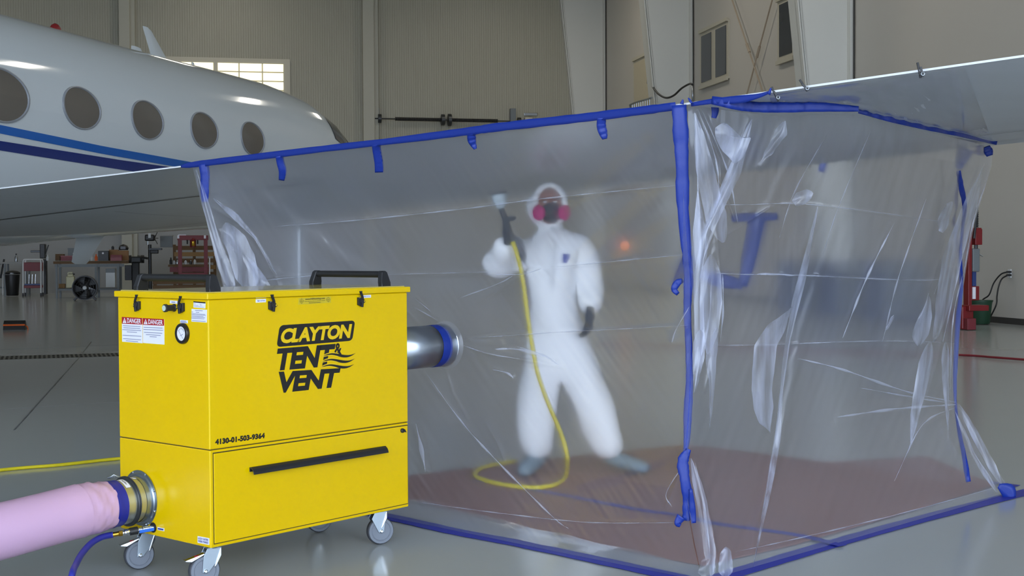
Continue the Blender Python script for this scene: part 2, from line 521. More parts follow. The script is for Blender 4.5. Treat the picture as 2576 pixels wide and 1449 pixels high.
_d.name = 'door_1'
mat('brace_steel', (176, 160, 140), 0.5, var=0.1)
for px0, py0, px1, py1 in ((1838, -10, 1920, 235), (1945, -10, 1878, 240)):
    p, q = right_pt(px0, py0, 0.15), right_pt(px1, py1, 0.15)
    d = (q - p).normalized()
    br = thing('wall_brace', 'thin %s diagonal brace rod crossing the right wall above the film' % ('falling' if px0 < px1 else 'rising'), 'brace rod', p)
    MB().cyl(p, q + d * 3.0, 0.022, 8).build('rod', 'brace_steel', br, world=True, smooth=True)
    m_ = p + (q - p) * 0.55
    MB().cyl(m_ - d * 0.16, m_ + d * 0.16, 0.04, 8).build('turnbuckle', 'brace_steel', br, world=True, smooth=True)

# ------------------------------------------------------------------ overhead-door spring shaft on the back wall
sh = thing('door_spring_shaft', 'long black torsion spring shaft with bracket mounted on the ribbed back wall', 'spring shaft', back_pt(1150, 300, 0.45))
pa, pb = back_pt(943, 298, 0.2), back_pt(1345, 306, 0.2)
def on_shaft(px): return back_pt(px, 298 + 8 * (px - 943) / 402, 0.2)
MB().cyl(pa, pb, 0.022, 8).build('shaft', 'dark_metal', sh, world=True, smooth=True)
for x0, x1 in ((994, 1112), (1138, 1252)):
    n = 60; P = [on_shaft(x0 + (x1 - x0) * i / n) for i in range(n + 1)]
    MB().tube(P, [0.07 if i % 2 else 0.058 for i in range(n + 1)], 10).build('spring', 'black', sh, world=True)
for x, r in ((1114, 0.2), (1131, 0.22), (1306, 0.14), (955, 0.16)):
    MB().cyl(on_shaft(x - 4), on_shaft(x + 4), r, 14).build('drum', 'dark_metal', sh, world=True, smooth=True)
MB().obox(on_shaft(1290) + Vector((0, 0, 0.1)), U2 * 0.1, V2 * 0.1, (0, 0, 0.36)).build('bracket', 'grey_paint', sh, world=True, bevel=0.01)
MB().obox(on_shaft(1329), U2 * 0.14, V2 * 0.1, (0, 0, 0.14)).build('motor', 'trim_paint', sh, world=True, bevel=0.02)
MB().bar(back_pt(1318, 288, 0.2), back_pt(1352, 288, 0.2), 0.06, 0.12).build('hand_crank', 'steel', sh, world=True, bevel=0.02)
MB().cyl(back_pt(952, 272, 0.12), back_pt(952, 430, 0.12), 0.03, 8).build('track', 'steel', sh, world=True, smooth=True)

# cable loop on the second frame column
cb = [right_pt(*p, 1.25) for p in ((1632, 200), (1640, 215), (1655, 235), (1675, 246), (1695, 240), (1715, 222), (1735, 211), (1742, 213))]
single(MB().tube(smooth_poly(cb, 40), 0.03, 8), 'drooping_cable', 'black', 'drooping black cable looped across the frame column', 'cable', smooth='all')
single(MB().cyl(right_pt(1742, 210, 1.0), right_pt(1743, 262, 1.0), 0.03, 8), 'conduit_pipe', 'steel', 'short grey steel conduit pipe below the drooping cable', 'pipe', smooth='all')
single(MB().obox(right_pt(1635, 203, 1.04), U2 * 0.08, V2 * 0.08, (0, 0, 0.09)), 'junction_box', 'grey_paint', 'small grey junction box at the upper end of the drooping cable', 'junction box', bevel=0.01)

# stair rail glimpsed above the tape line
sr = thing('stair_rail', 'grey steel stair railing with upright balusters just above the blue tape', 'railing', right_pt(1606, 290, 1.6))
r0, r1 = right_pt(1586, 263, 1.6), right_pt(1640, 246, 1.6)
MB().tube(smooth_poly([r0 + Vector((0, 0, -0.9)), r0 + Vector((0, 0, -0.12)), r0 + (r1 - r0) * 0.06, r1], 16), 0.03, 8).build('hand_rail', 'steel', sr, world=True, smooth=True)
for i in range(9):
    p = r0 + (r1 - r0) * (0.1 + 0.1 * i)
    MB().cyl(p, p + Vector((0, 0, -1.0)), 0.016, 6).build('baluster', 'steel', sr, world=True)
MB().prism([r0 + Vector((0, 0, -1.0)), r1 + Vector((0, 0, -1.0)), r1 + U2 * 1.6 + Vector((0, 0, -1.0)), r0 + U2 * 1.6 + Vector((0, 0, -1.0))], (0, 0, 0.1)).build('landing', 'grey_paint', sr, world=True)

# ------------------------------------------------------------------ floor details
mat('joint_dark', (112, 114, 114), 0.4)
def floor_strip(pts, w, z=0.0015):
    P = [Vector((p.x, p.y, 0)) for p in pts]
    mb = MB()
    for p, q in zip(P, P[1:]):
        d = (q - p).normalized(); s = Vector((-d.y, d.x, 0)) * w / 2
        mb.prism([p - s, q - s, q + s, p + s], (0, 0, z))
    return mb
structure(floor_strip([onz(230, 860), onz(196, 903), onz(36, 1082)], 0.014), 'floor_joint', 'joint_dark', floor)
structure(floor_strip([onz(0, 880), onz(297, 868)], 0.012), 'floor_joint', 'joint_dark', floor)
structure(floor_strip([onz(1030, 962), onz(700, 985), onz(0, 1030)], 0.006), 'floor_joint', 'joint_dark', floor)
dr = thing('trench_drain', 'long slotted trench drain set into the grey hangar floor', 'drain', onz(150, 898))
d0, d1 = onz(-60, 903), onz(520, 886)
dd = (d1 - d0).normalized(); dn = Vector((-dd.y, dd.x, 0))
mat('drain_grate', (112, 112, 106), 0.5, metal=0.3); mat('drain_dark', (22, 22, 22), 0.8)
gm = floor_strip([d0, d1], 0.62, 0.003)
gm.build('grate', 'drain_grate', dr, world=True)
nsl = 51
slot_mesh = None
for i in range(nsl):
    for row in (-1, 1):
        c = d0 + (d1 - d0) * ((i + 0.5) / nsl) + dn * (0.15 * row)
        if slot_mesh is None:
            s = MB().obox((0, 0, 0), dd * 0.015, dn * 0.115, (0, 0, 0.001)).build('slot', 'drain_dark', dr)
            slot_mesh = s.data
        else:
            s = bpy.data.objects.new('slot', slot_mesh); COL.objects.link(s); s.parent = dr
        s.location = top_frame(dr).inverted() @ (c + Vector((0, 0, 0.0035)))
mat('hose_red', (116, 26, 36), 0.5); mat('hose_yellow', (214, 196, 22), 0.45); mat('hose_blue', (38, 46, 150), 0.4)
P = [onz(1500, 868), onz(1900, 880), onz(2200, 889), onz(2418, 897), onz(2500, 903), onz(2580, 909), onz(2800, 925)]
single(MB().tube([p + Vector((0, 0, 0.02)) for p in smooth_poly(P, 50)], 0.014, 8), 'red_floor_hose', 'hose_red', 'thin red hose lying across the floor right of the enclosure', 'hose', smooth='all')
P = [onz(-900, 1290), onz(-400, 1232), onz(0, 1187), onz(150, 1174), onz(300, 1158), onz(450, 1150), onz(600, 1160), onz(760, 1185)]
single(MB().tube([p + Vector((0, 0, 0.011)) for p in smooth_poly(P, 50)], 0.0105, 10), 'yellow_floor_hose', 'hose_yellow', 'yellow air hose lying on the floor behind the yellow cabinet', 'hose', smooth='all')
# ------------------------------------------------------------------ aircraft: fuselage and wing
mat('aircraft_white', (205, 212, 216), 0.08, var=0.02, scale=0.6, spec=0.4)
mat('wing_grey', (190, 194, 196), 0.3, var=0.07, scale=1.5, spec=0.6, stretch=(1, 4, 1))
mat('wing_edge', (232, 234, 236), 0.3, var=0.02)
mat('stripe_light', (34, 98, 180), 0.2, var=0.03)
mat('stripe_navy', (24, 44, 116), 0.2, var=0.03)
mat('cabin_glass', (104, 98, 91), 0.12, var=0.15, scale=1.2)
mat('window_rim', (140, 144, 150), 0.35, var=0.04)
mat('panel_line', (54, 56, 56), 0.6)

jet = thing('business_jet', 'white business jet with oval cabin windows and two blue stripes', 'airplane', (-4.4, 14.0, 0))
AX = Vector((0.27, 0.963, 0)).normalized()
SD = Vector((AX.y, -AX.x, 0))                  # towards the camera side
AX0 = Vector((-6.02, 15.4, 0))                 # axis abreast of the second window
# s, half width, z of widest, top, bottom
HULL = [(-11, 1.2, 2.87, 4.08, 1.38), (-3, 1.22, 2.87, 4.09, 1.38), (0, 1.22, 2.87, 4.09, 1.41), (0.84, 1.22, 2.87, 4.09, 1.476), (1.77, 1.22, 2.87, 4.09, 1.533),
        (3.3, 1.22, 2.87, 4.09, 1.618), (4.96, 1.22, 2.87, 4.10, 1.70), (6.4, 1.21, 2.86, 4.10, 1.72), (7.4, 1.17, 2.84, 4.03, 1.73), (8.1, 1.10, 2.80, 3.89, 1.75),
        (8.8, 0.98, 2.74, 3.62, 1.79), (9.5, 0.84, 2.66, 3.24, 1.86), (10.2, 0.68, 2.56, 2.94, 1.95), (10.9, 0.46, 2.48, 2.72, 2.08), (11.4, 0.26, 2.42, 2.55, 2.22), (11.65, 0.04, 2.39, 2.42, 2.36)]
def hull_pt(s, ang, off=0.0):
    """ang 0 = camera side, pi/2 = top"""
    w, zc, zt, zb = interp(HULL, s)
    r = (zt - zc) if math.sin(ang) >= 0 else (zc - zb)
    c, sn = math.cos(ang), math.sin(ang)
    n = (SD * (c / w) + Vector((0, 0, sn / r))).normalized()
    return AX0 + AX * s + SD * (w * c) + Vector((0, 0, zc + r * sn)) + n * off
def hull_ang(s, z):
    w, zc, zt, zb = interp(HULL, s)
    r = (zt - zc) if z >= zc else (zc - zb)
    return math.asin(max(-1, min(1, (z - zc) / r)))
def hull_n(s, ang):
    w, zc, zt, zb = interp(HULL, s)
    r = (zt - zc) if math.sin(ang) >= 0 else (zc - zb)
    return (SD * (math.cos(ang) / w) + Vector((0, 0, math.sin(ang) / r))).normalized()
ss = list(np.arange(-11, 7, 0.75)) + list(np.arange(7, 11.64, 0.2)) + [11.65]
NA = 64
mb = MB()
rows = [[hull_pt(s, 2 * math.pi * k / NA) for k in range(NA + 1)] for s in ss]
mb.grid(rows)
mb.build('fuselage', 'aircraft_white', jet, world=True, smooth='all')

def hull_strip(name, m, s0, s1, zf, off=0.004, n=60):
    """painted band between heights zf(s) -> (z0, z1)"""
    rows = []
    for i in range(n + 1):
        s = s0 + (s1 - s0) * i / n
        z0, z1 = zf(s)
        rows.append([hull_pt(s, hull_ang(s, z0 + (z1 - z0) * k / 4), off) for k in range(5)])
    return MB().grid(rows).build(name, m, jet, world=True, smooth='all')
def fit_band(points):
    """pixel points on the hull side -> (s, z)"""
    out = []
    for px, py in points:
        p = onplane(px, py, AX0 + SD * 1.19, SD)
        out.append(((p - AX0).dot(AX), p.z))
    return out
def band(top, bot):
    T, B = sorted(fit_band(top)), sorted(fit_band(bot))
    return lambda s: (float(np.interp(s, [p[0] for p in B], [p[1] for p in B])), float(np.interp(s, [p[0] for p in T], [p[1] for p in T])))
hull_strip('stripe', 'stripe_light', -4, 8.0, band([(-300, 258), (0, 315), (260, 368), (485, 408), (700, 440)], [(-300, 278), (0, 336), (260, 387), (440, 418), (700, 455)]))
hull_strip('stripe', 'stripe_navy', -4, 8.0, band([(-300, 302), (0, 354), (300, 401), (420, 418), (700, 460)], [(-300, 325), (0, 377), (300, 424), (420, 442), (700, 480)]))

# cabin windows
WIN = [(4, 239, 141), (203, 272, 109), (368, 302, 100), (511, 328, 93), (633, 349, 86)]
for k, (px, py, hh) in enumerate(WIN):
    p = onplane(px, py, AX0 + SD * 1.2, SD)
    s0 = (p - AX0).dot(AX); z0 = p.z
    H = hh / F_PX * p.y / 2 * (1.0 if k else 1.0); Wd = H * 1.52
    def wpt(r, a, off):
        z = z0 + H * r * math.sin(a); s = s0 + Wd * r * math.cos(a)
        return hull_pt(s, hull_ang(s, z), off)
    n = 40
    fr = MB().grid([[wpt(r, 2 * math.pi * i / n, off) for i in range(n + 1)] for r, off in ((1.0, 0.0), (0.985, 0.016), (0.94, 0.018), (0.915, 0.004))]).build('cabin_window', 'window_rim', jet, world=True, smooth=True)
    g = MB(); g.grid([[wpt(r, 2 * math.pi * i / n, off) for i in range(n + 1)] for r, off in ((0.925, 0.005), (0.5, 0.012), (0.0, 0.015))])
    g.build('pane', 'cabin_glass', fr, world=True, smooth='all')
# cockpit windscreen panes
def hull_patch(name, m, quad, parent=jet, off=0.012, n=8):
    (a, b, c, d) = quad        # (s, ang) corners
    rows = []
    for i in range(n + 1):
        u = i / n
        row = []
        for j in range(n + 1):
            v = j / n
            s = (a[0] * (1 - u) + b[0] * u) * (1 - v) + (d[0] * (1 - u) + c[0] * u) * v
            t = (a[1] * (1 - u) + b[1] * u) * (1 - v) + (d[1] * (1 - u) + c[1] * u) * v
            row.append(hull_pt(s, t, off))
        rows.append(row)
    return MB().grid(rows).build(name, m, parent, world=True, smooth='all')
hull_patch('windscreen_pane', 'dark_glass', ((8.2, 0.75), (8.95, 0.42), (9.55, 1.0), (8.5, 1.3)))
hull_patch('windscreen_pane', 'dark_glass', ((8.53, 1.34), (9.57, 1.05), (9.6, 1.55), (8.6, 1.55)))
hull_patch('windscreen_pane', 'dark_glass', ((7.5, 0.35), (8.85, 0.2), (8.1, 0.7), (7.6, 0.75)))
# latch plate low on the side
q = fit_band([(-14, 424), (14, 424)])
hull_patch('latch_plate', 'window_rim', [(q[0][0], hull_ang(0, q[0][1] - 0.04)), (q[1][0], hull_ang(0, q[1][1] - 0.04)), (q[1][0], hull_ang(0, q[1][1] + 0.04)), (q[0][0], hull_ang(0, q[0][1] + 0.04))])

# blade antennas, beacon
def blade(name, base, fwd, up, c0, c1, h, sweep, th=0.03, m='aircraft_white'):
    """tapered swept blade; base is mid-root"""
    base, fwd, up = Vector(base), Vector(fwd).normalized(), Vector(up).normalized()
    side = fwd.cross(up).normalized()
    mb = MB()
    def sect(o, c, t):
        return [o - fwd * c / 2, o - fwd * c * 0.2 + side * t / 2, o + fwd * c * 0.3 + side * t / 2, o + fwd * c / 2, o + fwd * c * 0.3 - side * t / 2, o - fwd * c * 0.2 - side * t / 2]
    a = sect(base, c0, th); b = sect(base + up * h * 0.93 + fwd * sweep * 0.93, c1 * 1.1, th * 0.7); c = sect(base + up * h + fwd * (sweep - c1 * 0.1), c1 * 0.7, th * 0.5)
    n = 6; F = []
    for r in range(2): F += [(r * n + i, r * n + (i + 1) % n, (r + 1) * n + (i + 1) % n, (r + 1) * n + i) for i in range(n)]
    F += [tuple(range(n - 1, -1, -1)), tuple(range(2 * n, 3 * n))]
    return mb.add(a + b + c, F).build(name, m, jet, world=True, smooth=True)
def axis_pt(px, py):
    return onplane(px, py, AX0, SD)
p = axis_pt(408, 156); h = axis_pt(385, 73).z - p.z
blade('blade_antenna', p - Vector((0, 0, 0.04)), AX, (0, 0, 1), 0.5, 0.2, h + 0.04, -0.42)
p = axis_pt(347, 142); p.z = 4.07; blade('blade_antenna', p, AX, (0, 0, 1), 0.34, 0.22, axis_pt(347, 122).z - 4.05, -0.05)
p = axis_pt(489, 178); p.z = 4.07; blade('blade_antenna', p, AX, (0, 0, 1), 0.12, 0.06, 0.11, -0.05)
p = axis_pt(139, 86); p.z = 4.07; bh = 0.13; MB().lathe(p, (0, 0, 1), [(0, 0.078), (bh * 0.5, 0.074), (bh * 0.85, 0.045), (bh, 0.01)], 16).build('beacon', 'red_paint', jet, world=True, smooth=True)
p = axis_pt(232, 596); blade('blade_antenna', p + Vector((0, 0, 0.06)), -AX, (0, 0, -1), 0.66, 0.34, p.z + 0.06 - axis_pt(218, 664).z, 0.30, th=0.04)

# ---- wing: trailing edge faces the camera
TE = [(1.40, onz(2576, 143, 1.975)), (0.0, onz(1720, 264, 1.915)), (-1.0, onz(490, 416, 1.825)), (-1.5, onz(0, 475, 1.765))]
TE.sort(key=lambda t: -t[0])
te_dir_r = (TE[0][1] - TE[1][1]); te_dir_l = (TE[3][1] - TE[2][1])
te_pts = [TE[0][1] + te_dir_r * 2.2] + [t[1] for t in TE] + [TE[3][1] + te_dir_l * 0.9, TE[3][1] + te_dir_l * 2.3]
LE1, LE2 = onz(2513, 357, 1.905), onz(2093, 404, 1.885)
le_dir = (LE2 - LE1).normalized()
def le_at(t):
    p = LE1 + le_dir * t
    return Vector((p.x, p.y, 1.905 - 0.012 * t))
# stations: trailing-edge point, leading-edge parameter, lower bulge
le_t = [-4.5, -1.3, 1.9, 6.6, 8.6, 10.0, 12.2]
bulge = [0.05, 0.07, 0.09, 0.11, 0.125, 0.14, 0.16]
NC = 18
low_rows, up_rows = [], []
def wing_low(k, c):
    """k fractional station, c chord fraction from the trailing edge"""
    i = min(int(k), len(te_pts) - 2); f = k - i
    a = te_pts[i].lerp(te_pts[i + 1], f)
    t = le_t[i] * (1 - f) + le_t[i + 1] * f
    b = le_at(t); bl = bulge[i] * (1 - f) + bulge[i + 1] * f
    p = a.lerp(b, c)
    p.z -= bl * math.sin(math.pi * c ** 0.8) ** 1.0
    return p
ks = np.linspace(0, 6, 49)
cs = [0, 0.01] + list(np.linspace(0.05, 0.9, NC)) + [0.95, 0.98, 1.0]
def wing_up(k, c):
    p = wing_low(k, c); i = min(int(k), 5); f = k - i
    bl = bulge[i] * (1 - f) + bulge[i + 1] * f
    q = p.copy(); q.z += 0.004 + (bl * 1.0) * math.sin(math.pi * c ** 0.8) ** 0.8 - 0.02 * c
    return q
rows = []
for k in ks:
    low = [wing_low(k, c) for c in cs]; upp = [wing_up(k, c) for c in reversed(cs)]
    rows.append(low + upp)
wing = MB().grid(rows)
wing.build('wing', 'wing_grey', jet, world=True, smooth=True)
# pale trailing-edge strip, hinge line and panel joints on the underside
mb = MB()
for a, b in zip(ks, ks[1:]):
    p, q = wing_low(a, 0), wing_low(b, 0)
    o_ = Vector((-0.004, -0.006, 0))
    mb.add([p + o_ + Vector((0, 0, -0.002)), q + o_ + Vector((0, 0, -0.002)), q + o_ + Vector((0, 0, 0.006)), p + o_ + Vector((0, 0, 0.006))], [(0, 1, 2, 3)])
mb.build('trailing_edge', 'wing_edge', jet, world=True)
def wing_line(c0, c1, k0, k1, w=0.012, n=40):
    rows = []
    for i in range(n + 1):
        f = i / n; k = k0 + (k1 - k0) * f; c = c0 + (c1 - c0) * f
        p = wing_low(k, c) - Vector((0, 0, 0.004)); q = wing_low(k, c + w) - Vector((0, 0, 0.004))
        rows.append([p, q])
    return MB().grid(rows).build('panel_joint', 'panel_line', jet, world=True)
_g = [(k, c) for k in np.linspace(2.4, 5.6, 120) for c in np.linspace(0.02, 0.7, 120)]
_gp = project([tuple(wing_low(k, c)) for k, c in _g])
def wing_kc(px, py):
    return _g[int(np.argmin((_gp[:, 0] - px) ** 2 + (_gp[:, 1] - py) ** 2))]
_a, _b = wing_kc(0, 553), wing_kc(500, 491)
_sl = (_a[1] - _b[1]) / (_a[0] - _b[0])
wing_line(_b[1] - _sl * 0.5, _a[1] + _sl * 0.8, _b[0] - 0.5, _a[0] + 0.8, 0.004)
wing_line(0.62, 0.62, 0.0, 5.6, 0.004)
for k in (3.3, 4.1):
    p0 = wing_low(k, 0.22); MB().grid([[wing_low(k, c) - Vector((0, 0, 0.004)), wing_low(k + 0.006, c) - Vector((0, 0, 0.004))] for c in np.linspace(0.24, 0.97, 20)]).build('panel_joint', 'panel_line', jet, world=True)
# nose and main wheels so that the jet stands on the floor
for s, off, r in ((8.4, 0.0, 0.26), (-3.2, 1.6, 0.36), (-3.2, -1.6, 0.36)):
    c = AX0 + AX * s + SD * off + Vector((0, 0, r))
    g_ = MB().cyl(c, Vector((c.x, c.y, 1.80 if off == 0 else 1.66)), 0.07, 12).build('landing_gear', 'steel', jet, world=True, smooth=True)
    for e in (-1, 1):
        MB().lathe(c + SD * (0.2 * e - 0.09), SD, [(0, r * 0.7), (0.02, r * 0.95), (0.09, r), (0.16, r * 0.95), (0.18, r * 0.7)], 24).build('tyre', 'black', g_, world=True, smooth=True)
# ------------------------------------------------------------------ yellow filter cabinet on casters
mat('yellow_paint', (228, 190, 0), 0.2, var=0.025, scale=3, bump=0.02, bscale=220, coat=0.0, spec=0.28)
mat('print_black', (26, 24, 20), 0.5, var=0.05)
mat('print_yellow', (230, 192, 6), 0.4, var=0.02)
mat('seam_dark', (70, 58, 6), 0.7)
mat('label_white', (232, 232, 240), 0.45, var=0.02)
mat('label_red', (170, 24, 30), 0.45, var=0.03)
mat('print_blue', (44, 60, 140), 0.5)
mat('print_grey', (120, 122, 150), 0.6)
mat('decal_clear', (206, 182, 40), 0.25, var=0.02)
mat('wheel_grey', (118, 124, 134), 0.5, var=0.05)
mat('tread_dark', (62, 64, 70), 0.6, var=0.05)
mat('galvanised', (192, 196, 186), 0.3, metal=0.85, var=0.1, scale=18, bump=0.03, bscale=80)
mat('brass', (196, 156, 60), 0.3, metal=1.0, var=0.05)
mat('tape_blue', (12, 45, 138), 0.5, var=0.08, scale=6, bump=0.15, bscale=30)
mat('blue_grip', (28, 100, 200), 0.4)

BX = Vector((-1.1843, 5.1773, 0)); BROT = 0.8692; BW, BD = 1.099, 0.615
ZT, ZL, ZS, ZB = 1.170, 1.1445, 0.5568, 0.170
cab = thing('filter_cabinet', 'bright yellow metal ventilation cabinet with black lettering standing on casters', 'air filter unit', BX, BROT)
BA = Vector((math.cos(BROT), math.sin(BROT), 0)); BB = Vector((-math.sin(BROT), math.cos(BROT), 0))
BINV = FRAME[cab.name].inverted()
def FR(px, py, off=0.0):      # front face (local y = 0)
    p = BINV @ onplane(px, py, BX, BB); return Vector((p.x, -off, p.z))
def SI(px, py, off=0.0):      # end face towards the camera's left (local x = 0)
    p = BINV @ onplane(px, py, BX, BA); return Vector((-off, p.y, p.z))
def Z3(x, y): return (280 + x / 6.038, 660 + y / 6.038)
def Z4(x, y): return (600 + x / 4.025, 660 + y / 4.025)
def Z5(x, y): return (x / 3.542, 1040 + y / 3.542)
def Z6(x, y): return (500 + x / 3.542, 1040 + y / 3.542)
def Z7(x, y): return (270 + x / 7.806, 1300 + y / 7.806)
def quad_fn(face, TL, TR, BR, BL, off=0.0012):
    a, b, c, d = (face(*p, off) for p in (TL, TR, BR, BL))
    def f(u, v):      # u right, v up, both 0..1
        return (d.lerp(c, u)).lerp(a.lerp(b, u), v)
    return f
def quad_text(name, s, m, face, TL, TR, BR, BL, off=0.0016, bold=0.0, parent=cab, space=1.0):
    f = quad_fn(face, TL, TR, BR, BL, off)
    v, fc, W = text_mesh(s, bold, 0.0, space)
    return MB().add([f(p[0] / W, p[1]) for p in v], fc).build(name, m, parent)
def quad_plate(name, m, face, TL, TR, BR, BL, off=0.001, th=0.0008, parent=cab, bevel=0):
    f = quad_fn(face, TL, TR, BR, BL, off)
    n = (face(600, 900, 1.0) - face(600, 900, 0.0))
    return MB().prism([f(0, 0), f(1, 0), f(1, 1), f(0, 1)], n * -th).build(name, m, parent, bevel=bevel)

low = MB().box((0, 0, ZB), (BW, BD, ZS - 0.0035)).build('lower_body', 'yellow_paint', cab, bevel=0.004)
MB().box((0.004, 0.004, ZS - 0.01), (BW - 0.004, BD - 0.004, ZS + 0.006)).build('seam', 'seam_dark', cab)
MB().box((0, 0, ZS), (BW, BD, ZL)).build('upper_body', 'yellow_paint', cab, bevel=0.004)
MB().box((0.003, 0.003, ZL - 0.004), (BW - 0.003, BD - 0.003, ZL + 0.004)).build('lid_seal', 'seam_dark', cab)
MB().box((-0.011, -0.011, ZL + 0.0005), (BW + 0.011, BD + 0.011, ZT)).build('lid', 'yellow_paint', cab, bevel=0.0035)
MB().box((0.008, 0.008, ZT - 0.001), (BW - 0.008, BD - 0.008, ZT + 0.004)).build('lid_top', mat('lid_top', (206, 186, 90), 0.18, var=0.02, coat=0.5), cab, bevel=0.003)  # pale grazing reflection of the lid top put into this lighter yellow

# drawer
dx0, dx1 = FR(538, 1255).x, FR(1024.5, 1167).x
dz0, dz1 = FR(539, 1367.5).z, FR(536.7, 1141.6).z
MB().box((dx0 - 0.0035, -0.0008, dz0 - 0.0035), (dx1 + 0.0035, 0.01, dz1 + 0.0045)).build('drawer_gap', 'seam_dark', cab)
drw = MB().box((dx0, -0.0035, dz0), (dx1, 0.01, dz1)).build('drawer', 'yellow_paint', cab, bevel=0.0015)
# pull: a long rail, hooked section
p0, p1 = FR(*Z6(445, 480)), FR(*Z6(1645, 292))
zt = p0.z; x0, x1 = p0.x, p1.x
prof = [(0, 0), (-0.012, 0.001), (-0.022, -0.006), (-0.028, -0.016), (-0.031, -0.027), (-0.027, -0.027), (-0.024, -0.017), (-0.018, -0.009), (-0.010, -0.005), (-0.004, -0.005), (-0.004, -0.018), (0, -0.018)]
MB().prism([(x0, y - 0.0035, zt + z) for y, z in prof], (x1 - x0, 0, 0)).build('drawer_pull', 'black', drw, bevel=0.001)
p = FR(*Z6(1805, 152))
lt = MB().lathe((p.x, -0.003, p.z), (0, -1, 0), [(0, 0.010), (0.008, 0.010), (0.012, 0.007)], 16)
lt.prism([(p.x - 0.004, -0.012, p.z + 0.008), (p.x + 0.008, -0.012, p.z + 0.006), (p.x + 0.018, -0.012, p.z - 0.009), (p.x + 0.004, -0.012, p.z - 0.006)], (0, -0.004, 0))
lt.build('drawer_lock', 'black', drw)

# lid handles
def handle(x, y0, y1):
    h = 0.068
    t = MB().tube([(x, y0 + 0.02, ZT + h - 0.012), (x, y1 - 0.02, ZT + h - 0.012)], 0.015, 16).build('handle', 'black', cab, smooth=True)
    for y, s in ((y0, 1), (y1, -1)):
        m = MB().prism([(x - 0.028, y - 0.014 * s, ZT), (x + 0.028, y - 0.014 * s, ZT), (x + 0.028, y - 0.014 * s, ZT + 0.02), (x + 0.017, y - 0.002 * s, ZT + h - 0.002), (x + 0.008, y, ZT + h + 0.004), (x - 0.008, y, ZT + h + 0.004), (x - 0.017, y - 0.002 * s, ZT + h - 0.002), (x - 0.028, y - 0.014 * s, ZT + 0.02)], (0, 0.028 * s, 0))
        m.build('handle_post', 'black', t, bevel=0.004)
handle(0.06, 0.045, 0.535)
handle(1.04, 0.085, 0.555)

# draw latches
def latch(face, px, py, flip, hgt=0.07):
    """px,py = top of the strap"""
    o = face(px, py)
    side = (face(px + 20, py) - o).normalized(); side.z = 0; side.normalize()
    n = (face(px, py, 1.0) - o).normalized()
    up = Vector((0, 0, 1)); s = flip
    def q(a, b, c): return o + side * a * s + up * b + n * c
    mb = MB().prism([q(-0.004, 0, 0), q(0.010, 0, 0), q(0.010, -0.006, 0), q(-0.004, -0.006, 0)], n * 0.016)
    # strap bows outwards
    pts = [(0.003, -0.002, 0.014), (0.001, -0.014, 0.018), (-0.003, -0.026, 0.019), (-0.006, -0.038, 0.017)]
    mb.grid([[q(a - 0.006, b, c), q(a + 0.006, b, c)] for a, b, c in pts])
    mb.grid([[q(a - 0.006, b, c - 0.004), q(a + 0.006, b, c - 0.004)] for a, b, c in pts][::-1])
    body = mb.build('latch', 'black', cab)
    MB().prism([q(0.014, -0.027, 0), q(0.014, -0.060, 0), q(-0.006, -0.068, 0), q(-0.010, -0.030, 0)], n * 0.012).build('latch_plate', 'black', body, bevel=0.001)
    MB().prism([q(-0.006, -0.028, 0.006), q(-0.024, -0.044, 0.006), q(-0.022, -0.048, 0.006), q(-0.008, -0.056, 0.006), q(0.004, -0.050, 0.006), q(0.004, -0.030, 0.006)], n * 0.010).build('latch_ear', 'black', body, bevel=0.001)
    MB().cyl(q(-0.016, -0.044, 0.015), q(-0.016, -0.044, 0.0175), 0.0036, 12).build('latch_hole', 'print_yellow', body)
    MB().cyl(q(0.009, -0.030, 0.010), q(0.009, -0.030, 0.0135), 0.0025, 8).build('rivet', 'steel', body)
    MB().bar(q(-0.006, -0.036, 0.017), q(-0.004, -0.070, 0.014), 0.010, 0.006, up=n).build('latch_lever', 'black', body, bevel=0.001)
latch(SI, *Z3(418, 488), 1)
latch(SI, *Z3(1085, 510), 1)
latch(FR, *Z3(2418, 487), -1)
latch(FR, *Z4(1222, 290), -1)

# indicator on the end face
p = SI(*Z3(960, 690))
ind = MB().lathe(p, (-1, 0, 0), [(0, 0.0155), (0.004, 0.0155), (0.006, 0.0125), (0.036, 0.0125), (0.038, 0.016), (0.048, 0.016), (0.05, 0.013)], 20).build('indicator', 'black', cab, smooth=True)
MB().lathe(p + Vector((-0.05, 0, 0)), (-1, 0, 0), [(0, 0.0115), (0.001, 0.0115)], 20).build('indicator_lens', mat('lens', (196, 210, 196), 0.2), ind)
# gauge
p = SI(*Z3(1094, 1080))
gau = MB().lathe(p, (-1, 0, 0), [(0, 0.042), (0.004, 0.0425), (0.012, 0.040), (0.014, 0.036), (0.013, 0.029), (0.009, 0.0285)], 36).build('gauge', 'black_gloss', cab, smooth=True)
MB().lathe(p + Vector((-0.0085, 0, 0)), (-1, 0, 0), [(0, 0.0288), (0.001, 0.0288)], 32).build('gauge_face', 'label_white', gau)
def gp(r, a): return p + Vector((-0.0102, -r * math.sin(a), r * math.cos(a)))   # a clockwise from up as seen
for k in range(7):
    a = math.radians(-60 + 20 * k)
    MB().bar(gp(0.019, a), gp(0.0235, a), 0.0008, 0.0004, up=(1, 0, 0)).build('gauge_tick', 'print_black', gau)
MB().tube([gp(0.0185, math.radians(-62 + 4 * k)) for k in range(32)], 0.0004, 4).build('gauge_arc', 'print_black', gau)
MB().bar(gp(0.022, math.radians(-58)), gp(0.024, math.radians(150)), 0.0009, 0.0004, up=(1, 0, 0)).build('gauge_needle', 'print_black', gau)
MB().bar(gp(0.012, math.radians(-140)), gp(0.012, math.radians(100)), 0.002, 0.0003, up=(1, 0, 0)).build('gauge_print', 'print_grey', gau)

